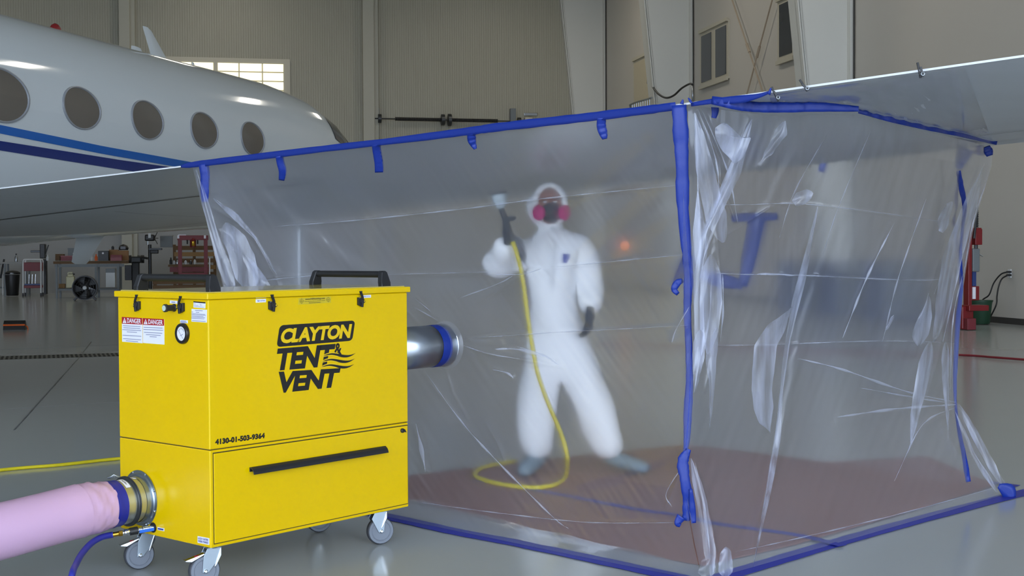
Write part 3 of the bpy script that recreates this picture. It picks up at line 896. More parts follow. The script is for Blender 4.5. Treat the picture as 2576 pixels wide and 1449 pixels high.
# stickers ---------------------------------------------------------
def lines(face, quad, rows, parent, m='print_grey', off=0.0022):
    """illegible small print: rows of (v, u0, u1, height)"""
    f = quad_fn(face, *quad, off)
    for v, u0, u1, h in rows:
        MB().add([f(u0, v - h / 2), f(u1, v - h / 2), f(u1, v + h / 2), f(u0, v + h / 2)], [(0, 1, 2, 3)]).build('print_line', m, parent)
for x0, x1, ya, yb, body in ((163, 472, 828, 1212, [(0.90, .06, .92, .03), (0.79, .08, .9, .03), (0.68, .03, .95, .03), (0.57, .25, .75, .03), (0.37, .04, .96, .03), (0.18, .06, .94, .03), (0.07, .2, .8, .03)]),
                             (481, 804, 846, 1232, [(0.88, .05, .94, .03), (0.76, .04, .96, .03), (0.60, .06, .92, .03), (0.48, .15, .85, .03), (0.38, .33, .66, .03)])):
    sk = 17          # the label's own lean in this view
    q = [Z3(x0, ya), Z3(x1, ya + sk), Z3(x1 + 5, yb + sk), Z3(x0 + 4, yb - 8)]
    st = quad_plate('danger_sticker', 'label_white', SI, *q)
    qr = [Z3(x0, ya), Z3(x1, ya + sk), Z3(x1 + 1, ya + sk + 100), Z3(x0 + 1, ya + 102)]
    quad_plate('red_band', 'label_red', SI, *qr, off=0.0014, parent=st)
    w = x1 - x0
    quad_text('lettering', 'DANGER', 'label_white', SI, Z3(x0 + w * .27, ya + 18), Z3(x1 - w * .05, ya + sk + 14), Z3(x1 - w * .05, ya + sk + 88), Z3(x0 + w * .27, ya + 90), off=0.0022, bold=0.02, parent=st)
    f = quad_fn(SI, Z3(x0 + w * .05, ya + 12), Z3(x0 + w * .24, ya + 14), Z3(x0 + w * .24, ya + 94), Z3(x0 + w * .05, ya + 92), 0.0022)
    MB().add([f(0, 0), f(1, 0), f(0.5, 1)], [(0, 1, 2)]).build('warning_triangle', 'label_white', st)
    f = quad_fn(SI, Z3(x0 + w * .05, ya + 12), Z3(x0 + w * .24, ya + 14), Z3(x0 + w * .24, ya + 94), Z3(x0 + w * .05, ya + 92), 0.0028)
    MB().add([f(.45, .3), f(.55, .3), f(.57, .7), f(.43, .7)], [(0, 1, 2, 3)]).add([f(.45, .12), f(.55, .12), f(.55, .22), f(.45, .22)], [(0, 1, 2, 3)]).build('exclamation_mark', 'label_red', st)
    lines(SI, (Z3(x0 + 2, ya + 106), Z3(x1 + 1, ya + sk + 102), Z3(x1 + 4, yb + sk), Z3(x0 + 4, yb - 8)), body, st)
s = quad_plate('small_sticker', 'label_white', SI, Z3(893, 577), Z3(1008, 586), Z3(1006, 630), Z3(891, 622)); lines(SI, (Z3(893, 577), Z3(1008, 586), Z3(1006, 630), Z3(891, 622)), [(.5, .25, .72, .22)], s, 'print_blue')
q = (Z3(1048, 872), Z3(1165, 882), Z3(1163, 926), Z3(1047, 916)); s = quad_plate('small_sticker', 'label_white', SI, *q); lines(SI, q, [(.68, .15, .8, .16), (.3, .08, .9, .16)], s, 'print_blue')
q = (Z3(1252, 590), Z3(1433, 604), Z3(1430, 700), Z3(1250, 684)); s = quad_plate('spec_sticker', 'label_white', SI, *q)
quad_plate('black_band', 'print_black', SI, Z3(1252, 590), Z3(1433, 604), Z3(1433, 624), Z3(1252, 608), off=0.0015, parent=s); lines(SI, q, [(.62, .04, .2, .05), (.62, .55, .7, .05), (.4, .04, .45, .05), (.4, .55, .75, .05), (.18, .04, .9, .05)], s)
q = (Z3(1222, 706), Z3(1455, 720), Z3(1453, 914), Z3(1221, 900)); s = quad_plate('instruction_sticker', 'label_white', SI, *q); lines(SI, q, [(.9, .25, .75, .04), (.76, .02, .12, .04), (.76, .3, .52, .04), (.63, .02, .9, .035), (.55, .02, .95, .035), (.45, .02, .8, .035), (.36, .02, .9, .035), (.27, .02, .85, .035), (.08, .06, .94, .04)], s)
def word_sticker(face, q, words, m='print_blue', bold=0.01, inset=(.1, .9, .22, .8), parent=cab, nm='sticker'):
    st = quad_plate(nm, 'label_white', face, *q, parent=parent)
    f = quad_fn(face, *q, 0.0022)
    n = len(words)
    for i, wd in enumerate(words):
        u0, u1, v0, v1 = inset
        hh = (v1 - v0) / n
        b0 = v1 - (i + 1) * hh + hh * 0.12; b1 = v1 - i * hh - hh * 0.12
        v, fc, W = text_mesh(wd, bold)
        MB().add([f(u0 + p[0] / W * (u1 - u0), b0 + p[1] * (b1 - b0)) for p in v], fc).build('lettering', m, st)
    return st
word_sticker(FR, (Z3(2195, 492), Z3(2350, 484), Z3(2350, 536), Z3(2195, 545)), ['Align Lid Here'])
word_sticker(FR, (Z3(2192, 563), Z3(2346, 555), Z3(2346, 605), Z3(2192, 613)), ['Align Lid Here'])
word_sticker(FR, (Z4(1256, 280), Z4(1345, 276), Z4(1345, 304), Z4(1256, 309)), ['Align Lid Here'])
word_sticker(FR, (Z4(1256, 333), Z4(1340, 328), Z4(1340, 356), Z4(1256, 361)), ['Align Lid Here'])
word_sticker(SI, (Z5(1762, 1092), Z5(1866, 1112), Z5(1866, 1172), Z5(1762, 1152)), ['LOCK CASTERS', 'WHEN PARKED'], inset=(.06, .94, .1, .9))
q = (Z5(1405, 1012), Z5(1465, 1024), Z5(1465, 1050), Z5(1405, 1038)); s = quad_plate('small_sticker', 'label_white', SI, *q); lines(SI, q, [(.5, .08, .9, .5)], s, 'print_blue')
# catalogue decal
q = (Z4(605, 362), Z4(935, 344), Z4(935, 408), Z4(605, 428)); dc = quad_plate('web_decal', 'decal_clear', FR, *q)
f = quad_fn(FR, *q, 0.0022)
def decal_text(t, u0, u1, v0, v1, bold=0.0):
    v, fc, W = text_mesh(t, bold)
    MB().add([f(u0 + p[0] / W * (u1 - u0), v0 + p[1] * (v1 - v0)) for p in v], fc).build('lettering', 'print_black', dc)
decal_text('www.NSNcatalog.com', .20, .80, .56, .92, 0.01)
decal_text('Tools, Abrasives, Sleeves, and Other Supplies', .17, .82, .34, .50)
decal_text('National Stock Numbers', .31, .68, .10, .27)
for uc in (.09, .91):
    cen = f(uc, .52); ex = (f(uc + .05, .52) - cen); r = ex.length
    up = Vector((0, 0, 1)); e = ex.normalized()
    MB().tube([cen + e * r * math.cos(t) + up * r * math.sin(t) for t in np.linspace(0, 2 * math.pi, 25)], 0.0004, 4).build('target_ring', 'print_black', dc)
    MB().bar(cen - e * r * 1.25, cen + e * r * 1.25, 0.0007, 0.0004, up=(0, 1, 0)).build('target_line', 'print_black', dc)
    MB().bar(cen - up * r * 1.25, cen + up * r * 1.25, 0.0007, 0.0004, up=(0, 1, 0)).build('target_line', 'print_black', dc)

# big logo
def rounded_quad(f, r=0.1, rv=0.2, n=6):
    pts = []
    for cu, cv, a0 in ((1 - r, 1 - rv, 0), (r, 1 - rv, 90), (r, rv, 180), (1 - r, rv, 270)):
        for k in range(n + 1):
            a = math.radians(a0 + 90 * k / n)
            pts.append(f(cu + r * math.cos(a), cv + rv * math.sin(a)))
    return pts
LQ = (Z4(416, 637), Z4(1180, 588), Z4(1150, 793), Z4(383, 858))
logo = MB(); pts = rounded_quad(quad_fn(FR, *LQ, 0.0012), .05, .19)
logo.add(pts, [tuple(range(len(pts)))])
logo = logo.build('logo_panel', 'print_black', cab)
quad_text('lettering', 'CLAYTON', 'print_yellow', FR, Z4(440, 672), Z4(1148, 622), Z4(1124, 766), Z4(414, 824), off=0.002, bold=0.045, parent=logo, space=0.93)
def skew(TL, TR, BR, BL, t, bold=0.05, space=0.95):
    return quad_text('logo_lettering', t, 'print_black', FR, Z4(*TL), Z4(*TR), Z4(*BR), Z4(*BL), off=0.0012, bold=bold, space=space)
skew((396, 873), (982, 824), (942, 1050), (358, 1100), 'TENT')
skew((405, 1108), (1032, 1071), (992, 1264), (368, 1330), 'VENT')
quad_text('logo_lettering', '&', 'print_black', FR, Z4(973, 820), Z4(1045, 814), Z4(1042, 932), Z4(968, 940), off=0.0016, bold=0.03)
for k in range(3):
    dy = 56 * k; dx = -8 * k
    C = [(850, 950, .5), (890, 936, 5), (940, 928, 8), (990, 934, 11), (1040, 946, 14), (1090, 950, 12), (1135, 942, 7), (1182, 920, .5)]
    C = [tuple(v) for v in smooth_poly(C, 30)]
    for mname, grow, off, nm in (('print_yellow', 9, 0.0018, 'logo_gap'), ('print_black', 0, 0.0022, 'logo_wave')):
        rows = [[FR(*Z4(x + dx, y + dy - (t + grow)), off), FR(*Z4(x + dx, y + dy + (t + grow)), off)] for x, y, t in C]
        if nm == 'logo_gap': rows = [r for r, c in zip(rows, C) if c[0] < 1010]
        MB().grid(rows[::-1]).build(nm, mname, cab)
quad_text('serial_lettering', '4130-01-503-9364', 'print_black', FR, Z6(145, 228), Z6(588, 170), Z6(586, 222), Z6(145, 282), off=0.0012, bold=0.06, space=1.04)

# outlet flange, collar, muffler (local -x axis)
fc = SI(*Z5(1252, 757)); AXO = Vector((-1, 0, -0.03)).normalized()
def ox(t): return fc + AXO * t
fl = MB().lathe(ox(0.0), AXO, [(0, 0.060), (0, 0.118), (0.003, 0.118), (0.004, 0.108), (0.010, 0.104), (0.012, 0.096), (0.030, 0.094)], 48, caps=False).build('outlet_flange', 'zinc', cab, smooth=True)
for k in range(8):
    a = math.radians(22 + 45 * k)
    o = fc + Vector((-0.003, 0.112 * math.cos(a), 0.112 * math.sin(a)))
    MB().lathe(o, (-1, 0, 0), [(0, 0.006), (0.004, 0.006), (0.006, 0.004)], 6).build('bolt', 'steel', fl)
RD = 0.0915
MB().lathe(ox(0.004), AXO, [(0, RD), (0.060, RD), (0.062, RD + .002)], 48, caps=False).build('outlet_collar', 'galvanised', cab, smooth=True)
cl = MB().lathe(ox(0.060), AXO, [(0, RD), (0.001, RD + .009), (0.005, RD + .012), (0.008, RD + .008), (0.011, RD + .012), (0.016, RD + .009), (0.017, RD)], 48, caps=False).build('clamp_ring', 'dark_metal', cab, smooth=True)
MATS['clamp'] = MATS['dark_metal']
o = ox(0.068) + Vector((0, 0.045, 0.093)); MB().tube([o, o + Vector((-0.02, 0.012, 0.012)), o + Vector((-0.045, 0.016, 0.002)), o + Vector((-0.03, -0.008, 0.008))], 0.003, 8).build('clamp_lever', 'steel', cl, smooth=True)
MB().lathe(ox(0.076), AXO, [(0, RD), (0.12, RD - .001)], 48, caps=False).build('muffler', 'galvanised', cab, smooth=True)
def wrap_pt(t, a, r):     # a from up, positive towards the camera side (local -y)
    M = rot_to(AXO)
    base = ox(t); v = Vector((0, -math.sin(a), math.cos(a))); v = (v - AXO * v.dot(AXO)).normalized()
    return base + v * r
for t0, t1, a0, a1 in ((0.084, 0.106, -6, 42), (0.022, 0.044, -12, 14)):
    sg = MB().grid([[wrap_pt(t0 + (t1 - t0) * j, math.radians(a0 + (a1 - a0) * i / 10), RD + 0.0012) for j in (0, 1)] for i in range(11)]).build('word_sticker', 'label_white', cab, smooth='all')
    v, fcs, W = text_mesh('Muffler', 0.02)
    MB().add([wrap_pt(t0 + (t1 - t0) * (0.62 - 0.28 * p[1]), math.radians(a0 + (a1 - a0) * (.3 + .5 * p[0] / W)), RD + 0.002) for p in v], fcs).build('lettering', 'print_black', sg)
# ball valve
vp = SI(*Z7(905, 210))
vb = MB().lathe(vp, (-1, 0, 0), [(0, 0.021), (0.003, 0.021), (0.004, 0.012)], 24).build('valve', 'black', cab, smooth=True)
_ve = BINV @ at(279, 1346, (FRAME[cab.name] @ vp).y - 0.085)
vd = (_ve - vp).normalized(); print('hose length', (_ve - vp).length)
VQ = lambda t: vp + vd * t
MB().lathe(VQ(0.0), vd, [(0, 0.009), (0.02, 0.009), (0.022, 0.013), (0.045, 0.013), (0.047, 0.009), (0.062, 0.009)], 16).build('valve_body', 'chrome', vb, smooth=True)
MB().obox(VQ(0.035) + Vector((0, -0.014, -0.004)), vd * 0.03, (0, 0.003, 0), (0, 0, 0.007)).build('valve_lever', 'blue_grip', vb, bevel=0.003)

# casters ------------------------------------------------------------
CR, CWD = 0.0625, 0.032
def caster(lx, ly, heading, brake=True, trail=0.038):
    """lx, ly swivel position in the cabinet frame; heading = local direction the wheel trails"""
    h = Vector((math.cos(heading), math.sin(heading), 0)); s = Vector((-h.y, h.x, 0))
    c = Vector((lx, ly, 0)); w = c + h * trail + Vector((0, 0, CR))
    pl = MB().obox(c + Vector((0, 0, ZB - 0.003)), h * 0.045, s * 0.04, (0, 0, 0.003))
    root = pl.build('caster', 'zinc', cab)
    MB().lathe(c + Vector((0, 0, ZB - 0.006)), (0, 0, -1), [(0, 0.028), (0.006, 0.030), (0.012, 0.026), (0.014, 0.024)], 24).build('swivel', 'chrome', root, smooth=True)
    for e in (-1, 1):
        q = lambda a, b, z: c + h * a + s * (e * b) + Vector((0, 0, z))
        fk = MB().prism([q(-0.026, 0.020, ZB - 0.018), q(0.030, 0.020, ZB - 0.018), q(0.046, 0.020, ZB - 0.05), q(trail + 0.013, 0.020, CR - 0.006), q(trail - 0.013, 0.020, CR - 0.006), q(-0.018, 0.020, ZB - 0.06)], s * (0.003 * e)).build('fork', 'zinc', root, bevel=0.001)
        MB().prism([q(-0.026, 0.020, ZB - 0.018), q(-0.022, 0.020, ZB - 0.02), q(0.004, 0.020, CR + 0.012), q(-0.006, 0.020, CR + 0.02), q(-0.026, 0.020, ZB - 0.05)], s * (0.007 * e)).build('fork_rib', 'chrome', fk, bevel=0.002)
        MB().lathe(w + s * (e * 0.023), s * e, [(0, 0.008), (0.004, 0.008), (0.006, 0.005)], 10).build('axle_nut', 'chrome', fk)
    MB().obox(c + h * 0.002 + Vector((0, 0, ZB - 0.019)), h * 0.028, s * 0.023, (0, 0, 0.002)).build('fork_crown', 'zinc', root)
    wh = MB().lathe(w - s * CWD / 2, s, [(0, CR * 0.90), (0.003, CR * 0.965), (0.008, CR), (CWD - 0.008, CR), (CWD - 0.003, CR * 0.965), (CWD, CR * 0.90)], 40).build('tyre', 'tread_dark', root, smooth=True)
    for e in (-1, 1):
        MB().lathe(w + s * (e * CWD / 2), s * e, [(-0.002, CR * 0.93), (0.0032, CR * 0.91), (0.0032, CR * 0.74), (0.0005, CR * 0.71), (0.0005, CR * 0.69), (0.0022, CR * 0.66), (0.0012, 0.012), (0.0028, 0.010), (0.0028, 0.001)], 40).build('hub', 'wheel_grey', wh, smooth=True)
    if brake:
        q = lambda a, b, z: c + h * a + s * b + Vector((0, 0, z))
        br = MB().prism([q(0.03, -0.018, 0.132), q(0.092, -0.020, 0.104), q(0.118, -0.020, 0.108), q(0.118, 0.020, 0.108), q(0.092, 0.020, 0.104), q(0.03, 0.018, 0.132)], (0, 0, 0.003)).build('brake_pedal', 'chrome', root, bevel=0.001)
        MB().obox(q(0.066, 0, 0.121), h * 0.008, s * 0.008, (0, 0, 0.003)).build('brake_tab', 'label_red', br)
wdir = math.atan2(-0.50, -0.87) - BROT            # swivel casters trail towards the picture's left
caster(0.075, 0.085, wdir)
caster(0.075, BD - 0.085, wdir)
caster(BW - 0.085, 0.10, math.atan2(-0.42, -0.9) - BROT, brake=False, trail=0.0)
caster(BW - 0.085, BD - 0.10, math.atan2(-0.42, -0.9) - BROT, brake=False, trail=0.0)

# ------------------------------------------------------------------ pink exhaust tube taped to the muffler
CM = FRAME[cab.name]
mat('tape_dark_blue', (24, 36, 140), 0.45, var=0.06, scale=8, bump=0.1, bscale=20)
pink = mat('pink_film', (206, 168, 198), 0.32, var=0.06, scale=5, bump=0.12, bscale=14)
tub = thing('exhaust_tube', 'pale pink plastic exhaust tube taped onto the cabinet muffler', 'plastic tube', CM @ (ox(0.6)) * 1.0)
W3 = lambda t: CM @ ox(t)
t0 = 0.13
path = [W3(0.118), W3(0.15), W3(0.19)] + [W3(0.19 + 0.08 * i) + Vector((0, 0, -0.004 * i)) for i in range(1, 16)]
NT = 40
def tube_rows(path, rad, wr):
    rows = []
    for i, p in enumerate(path):
        d = (path[min(i + 1, len(path) - 1)] - path[max(0, i - 1)]).normalized()
        s = Vector((d.y, -d.x, 0)).normalized(); u = s.cross(d)
        if u.z < 0: u = -u
        row = []
        for k in range(NT + 1):
            a = 2 * math.pi * k / NT
            r = rad[i] * (1 + wr[i] * (math.sin(5 * a + i * 0.9) * 0.5 + math.sin(9 * a - i * 1.7) * 0.35 + math.sin(3 * a + i * 2.3) * 0.4))
            row.append(p + (s * math.cos(a) + u * math.sin(a)) * r)
        rows.append(row)
    return rows
cuff = [W3(0.152 + 0.012 * i) for i in range(14)]
MB().grid(tube_rows(cuff, [RD + 0.004 + 0.0012 * min(i, 8) for i in range(14)], [0.014 + 0.03 * math.sin(math.pi * min(1, i / 10)) for i in range(14)])).build('cuff', pink, tub, world=True, smooth='all')
body = [W3(0.285 + 0.05 * i) + Vector((0, 0, -0.0025 * i)) for i in range(22)]
MB().grid(tube_rows(body, [0.1075 - 0.0012 * min(i, 2) + 0.0003 * i for i in range(22)], [0.012 if i < 2 else 0.006 for i in range(22)])).build('sleeve', pink, tub, world=True, smooth='all')
MB().grid(tube_rows([W3(0.116 + 0.008 * i) for i in range(7)], [RD + 0.0035 + (0.002 if i > 3 else 0) for i in range(7)], [0.004] * 7)).build('tape_band', 'tape_dark_blue', tub, world=True, smooth='all')

# ------------------------------------------------------------------ blue air hose to the valve
hs = thing('blue_air_hose', 'blue air hose with brass fitting plugged into the cabinet valve', 'hose', CM @ VQ(0.2))
WV = lambda t: CM @ VQ(t)
MB().lathe(WV(0.062), CM.to_3x3() @ vd, [(0, 0.010), (0.002, 0.0155), (0.034, 0.0155), (0.036, 0.0125)], 20).build('sleeve', 'black', hs, world=True, smooth=True)
MB().lathe(WV(0.098), CM.to_3x3() @ vd, [(0, 0.013), (0.006, 0.0145), (0.010, 0.0125), (0.014, 0.0145), (0.020, 0.0125), (0.022, 0.009), (0.028, 0.009)], 20).build('coupling', 'chrome', hs, world=True, smooth=True)
MB().lathe(WV(0.126), CM.to_3x3() @ vd, [(0, 0.0115), (0.014, 0.0115), (0.016, 0.008)], 6).build('hex_nut', 'brass', hs, world=True)
MB().lathe(WV(0.142), CM.to_3x3() @ vd, [(0, 0.009), (0.004, 0.010), (0.007, 0.009), (0.011, 0.010), (0.014, 0.009), (0.018, 0.010), (0.022, 0.009), (0.03, 0.009)], 16).build('barb', 'brass', hs, world=True, smooth=True)
h0 = WV(0.164)
P = [h0, h0 + (WV(0.2) - h0) * 0.3] + [at(*Z5(x, y), Y) for x, y, Y in ((900, 1105, h0.y - .05), (810, 1160, h0.y - .12), (730, 1250, h0.y - .22), (675, 1350, h0.y - .34), (640, 1449, h0.y - .45))] + [onz(170, 1545) + Vector((0, 0, .02)), onz(150, 1700) + Vector((0, 0, .02))]
MB().tube(smooth_poly(P, 60), 0.0125, 14).build('hose', 'hose_blue', hs, world=True, smooth='all')
# ------------------------------------------------------------------ plastic enclosure hung from the wing
FILM = film('film', haze=0.085)
FILM3 = film('film_crease', haze=0.42, tint=(0.80, 0.84, 1.0), rough=0.12, blur=0.2)  # crease highlights painted in as extra milky haze
FILM4 = film('film_hem', haze=0.24, tint=(0.78, 0.82, 1.0), rough=0.12, blur=0.4)
FILM2 = film('film_fold', haze=0.21, tint=(0.74, 0.79, 1.0), rough=0.08, blur=0.3, streak_haze=True)
mat('floor_paper', (150, 112, 102), 0.7, var=0.08, scale=2.0)
tent = thing('plastic_enclosure', 'clear plastic film enclosure hung from the wing and edged with blue tape', 'enclosure', (0.6, 6.8, 0))

def te_depth(px):
    """depth of the wing's trailing edge at this pixel column"""
    P = project(np.array([tuple(p) for p in te_pts[1:5]]))
    o = np.argsort(P[:, 0])
    return 1.0 / float(np.interp(px, P[o, 0], 1.0 / np.array([p.y for p in te_pts[1:5]])[o]))

_wk = [(k, c) for k in np.linspace(0.3, 2.6, 120) for c in np.linspace(0, 1, 60)]
_wp = np.array([tuple(wing_low(k, c)) for k, c in _wk]); _wpx = project(_wp)
def wing_depth(px, py):
    """depth at which this line of sight meets the wing's underside"""
    d = (_wpx[:, 0] - px) ** 2 + (_wpx[:, 1] - py) ** 2
    i = np.argsort(d)[:4]; w = 1 / (d[i] + 0.5)
    return float((_wp[i, 1] * w).sum() / w.sum())

def coons(top, bot, left, right, nu, nv):
    """pixel-space patch between four polylines; returns (nv+1, nu+1, 2), u right, v down"""
    u = np.linspace(0, 1, nu + 1); v = np.linspace(0, 1, nv + 1)
    T, B = poly_at(top, u), poly_at(bot, u); L, R = poly_at(left, v), poly_at(right, v)
    U, V = np.meshgrid(u, v)
    U = U[..., None]; V = V[..., None]
    lin = (1 - V) * T[None] + V * B[None] + (1 - U) * L[:, None] + U * R[:, None]
    bil = (1 - U) * (1 - V) * T[0] + U * (1 - V) * T[-1] + (1 - U) * V * B[0] + U * V * B[-1]
    return lin - bil, U[..., 0], V[..., 0]

def seg_dist(P, pts):
    """distance of each pixel to a polyline, and fraction along it"""
    best = np.full(P.shape[:-1], 1e9); frac = np.zeros(P.shape[:-1]); n = len(pts) - 1
    side = np.zeros(P.shape[:-1])
    for i in range(n):
        a = np.array(pts[i], float); b = np.array(pts[i + 1], float); d = b - a; L = (d @ d)
        t = np.clip(((P - a) @ d) / L, 0, 1)
        q = P - (a + t[..., None] * d)
        D = np.linalg.norm(q, axis=-1)
        m = D < best
        best = np.where(m, D, best); frac = np.where(m, (i + t) / n, frac)
        side = np.where(m, np.sign(q[..., 0] * d[1] - q[..., 1] * d[0]), side)
    return best, frac, side

def creases(P, defs):
    """pull the film towards (+) or away from (-) the viewer along lines; returns depth change"""
    out = np.zeros(P.shape[:-1])
    for pts, w, amp, kind in defs:
        D, fr, sd = seg_dist(P, pts)
        fade = np.clip(np.minimum(fr, 1 - fr) * 6, 0, 1) ** 0.5 if kind[0] != 's' else np.clip(np.minimum(fr, 1 - fr) * 4, 0, 1)
        if kind == 'r': out -= amp * np.exp(-(D / w) ** 2) * fade            # soft ridge
        elif kind == 'k': out -= 1.3 * amp * np.exp(-1.3 * np.abs(D) / w) * fade         # sharp crease
        elif kind == 's': out -= amp * sd * np.exp(-(D / w)) * fade          # step: one side proud
    return out

def rays_np(P):
    x = (P[..., 0] - CX) / F_PX; y = (CY - P[..., 1]) / F_PX
    d = np.array(_fw) + x[..., None] * np.array(_rt) + y[..., None] * np.array(_up)
    return d
def to_world(P, Y):
    d = rays_np(P)
    return np.array([0, 0, CAM_H]) + d * (Y / d[..., 1])[..., None]

class Sheet:
    pass
def fbm(P, scale, seed):
    r = np.random.default_rng(seed); out = np.zeros(P.shape[:-1])
    for k in range(9):
        a = r.uniform(0, 2 * math.pi); f = scale * (0.6 + 1.5 * r.random()); ph = r.uniform(0, 6.28)
        out += np.sin((P[..., 0] * math.cos(a) + P[..., 1] * math.sin(a)) * f + ph + 1.3 * np.sin(P[..., 1] * f * 0.37 + ph * 2))
    return out / 9

def make_sheet(name, top, bot, left, right, nu, nv, depth, defs, m=FILM, wav=0.004, seed=3, rip=0.0, probe=False):
    P, U, V = coons(top, bot, left, right, nu, nv)
    Y = depth(P, U, V)
    edge = np.clip(np.minimum(np.minimum(U, 1 - U), np.minimum(V, 1 - V)) * 14, 0, 1)
    Y = Y + creases(P, defs) * np.clip(edge + 0.25, 0, 1) + wav * fbm(P, 0.012, seed) * edge
    if rip:      # fine drape lines running with the hang of the film
        r_ = np.random.default_rng(seed + 9); ca, sa = math.cos(rip[1]), math.sin(rip[1])
        q = P[..., 0] * ca + P[..., 1] * sa; t = -P[..., 0] * sa + P[..., 1] * ca
        for _ in range(14):
            f_ = 6.28 / r_.uniform(14, 70); ph = r_.uniform(0, 6.28); g_ = 6.28 / r_.uniform(300, 900)
            Y = Y + rip[0] * np.sin(q * f_ + ph + 0.8 * np.sin(t * g_ + ph)) * np.clip(np.sin(t * g_ * 1.3 + ph * 3) + 0.3, 0, 1) * edge
    if probe:
        s = Sheet(); s.P = P.reshape(-1, 2); s.Y = Y.ravel(); return s
    W = to_world(P, Y)
    W[..., 2] = np.maximum(W[..., 2], 0.002)
    me = bpy.data.meshes.new(name)
    n1, n2 = nv + 1, nu + 1
    Vt = W.reshape(-1, 3)
    Vt = Vt - np.array(top_frame(tent).translation)
    idx = np.arange(n1 * n2).reshape(n1, n2)
    F = np.stack([idx[:-1, :-1], idx[1:, :-1], idx[1:, 1:], idx[:-1, 1:]], -1).reshape(-1, 4)
    me.vertices.add(len(Vt)); me.vertices.foreach_set('co', Vt.astype(np.float32).ravel())
    me.loops.add(F.size); me.loops.foreach_set('vertex_index', F.ravel().astype(np.int32))
    me.polygons.add(len(F)); me.polygons.foreach_set('loop_start', (np.arange(len(F)) * 4).astype(np.int32))
    me.polygons.foreach_set('use_smooth', np.ones(len(F), bool))
    me.update(); me.validate()
    me.materials.append(m)
    o = bpy.data.objects.new(name, me); COL.objects.link(o); o.parent = tent
    s = Sheet(); s.obj = o; s.P = P[::3, ::3].reshape(-1, 2); s.Y = Y[::3, ::3].ravel()
    return s
def sheet_depth(s, px, py):
    d = (s.P[:, 0] - px) ** 2 + (s.P[:, 1] - py) ** 2
    k = np.argsort(d)[:4]
    w = 1 / (d[k] + 1e-3)
    return float((s.Y[k] * w).sum() / w.sum())

def sheet_near(s, px, py, r=20):
    """nearest the film comes to the viewer around this pixel"""
    m = (np.abs(s.P[:, 0] - px) < r) & (np.abs(s.P[:, 1] - py) < r)
    return float(s.Y[m].min()) if m.any() else sheet_depth(s, px, py)

# ---- front sheet (towards the camera's left)
fl_bot = lambda px: 1310 + (px - 1020) * (1464 - 1310) / (1766 - 1020)
f_left = [(484, 418), (496, 470), (508, 510), (520, 560), (533, 610), (548, 660), (556, 700), (565, 740), (600, 860), (650, 1040), (700, fl_bot(700))]
f_right = [(1707, 268), (1715, 400), (1723, 540), (1735, 700), (1738, 860), (1733, 1000), (1724, 1130), (1720, 1230), (1745, 1370), (1766, 1462)]
f_top = [(484, 418), (800, 381), (1200, 333), (1707, 268)]
f_bot = [(700, fl_bot(700)), (1020, 1310), (1400, fl_bot(1400)), (1766, 1462)]
def f_depth(P, U, V):
    yt = np.array([te_depth(x) for x in P[0, :, 0]]) - 0.012
    yb = np.array([onz(x, y, 0.003).y for x, y in P[-1]])
    base = yt[None] * (1 - V) + yb[None] * V
    return base + 0.33 * np.sin(math.pi * np.clip(V, 0, 1) ** 0.85) * np.sin(math.pi * U ** 0.9) ** 0.8
K = 0.006
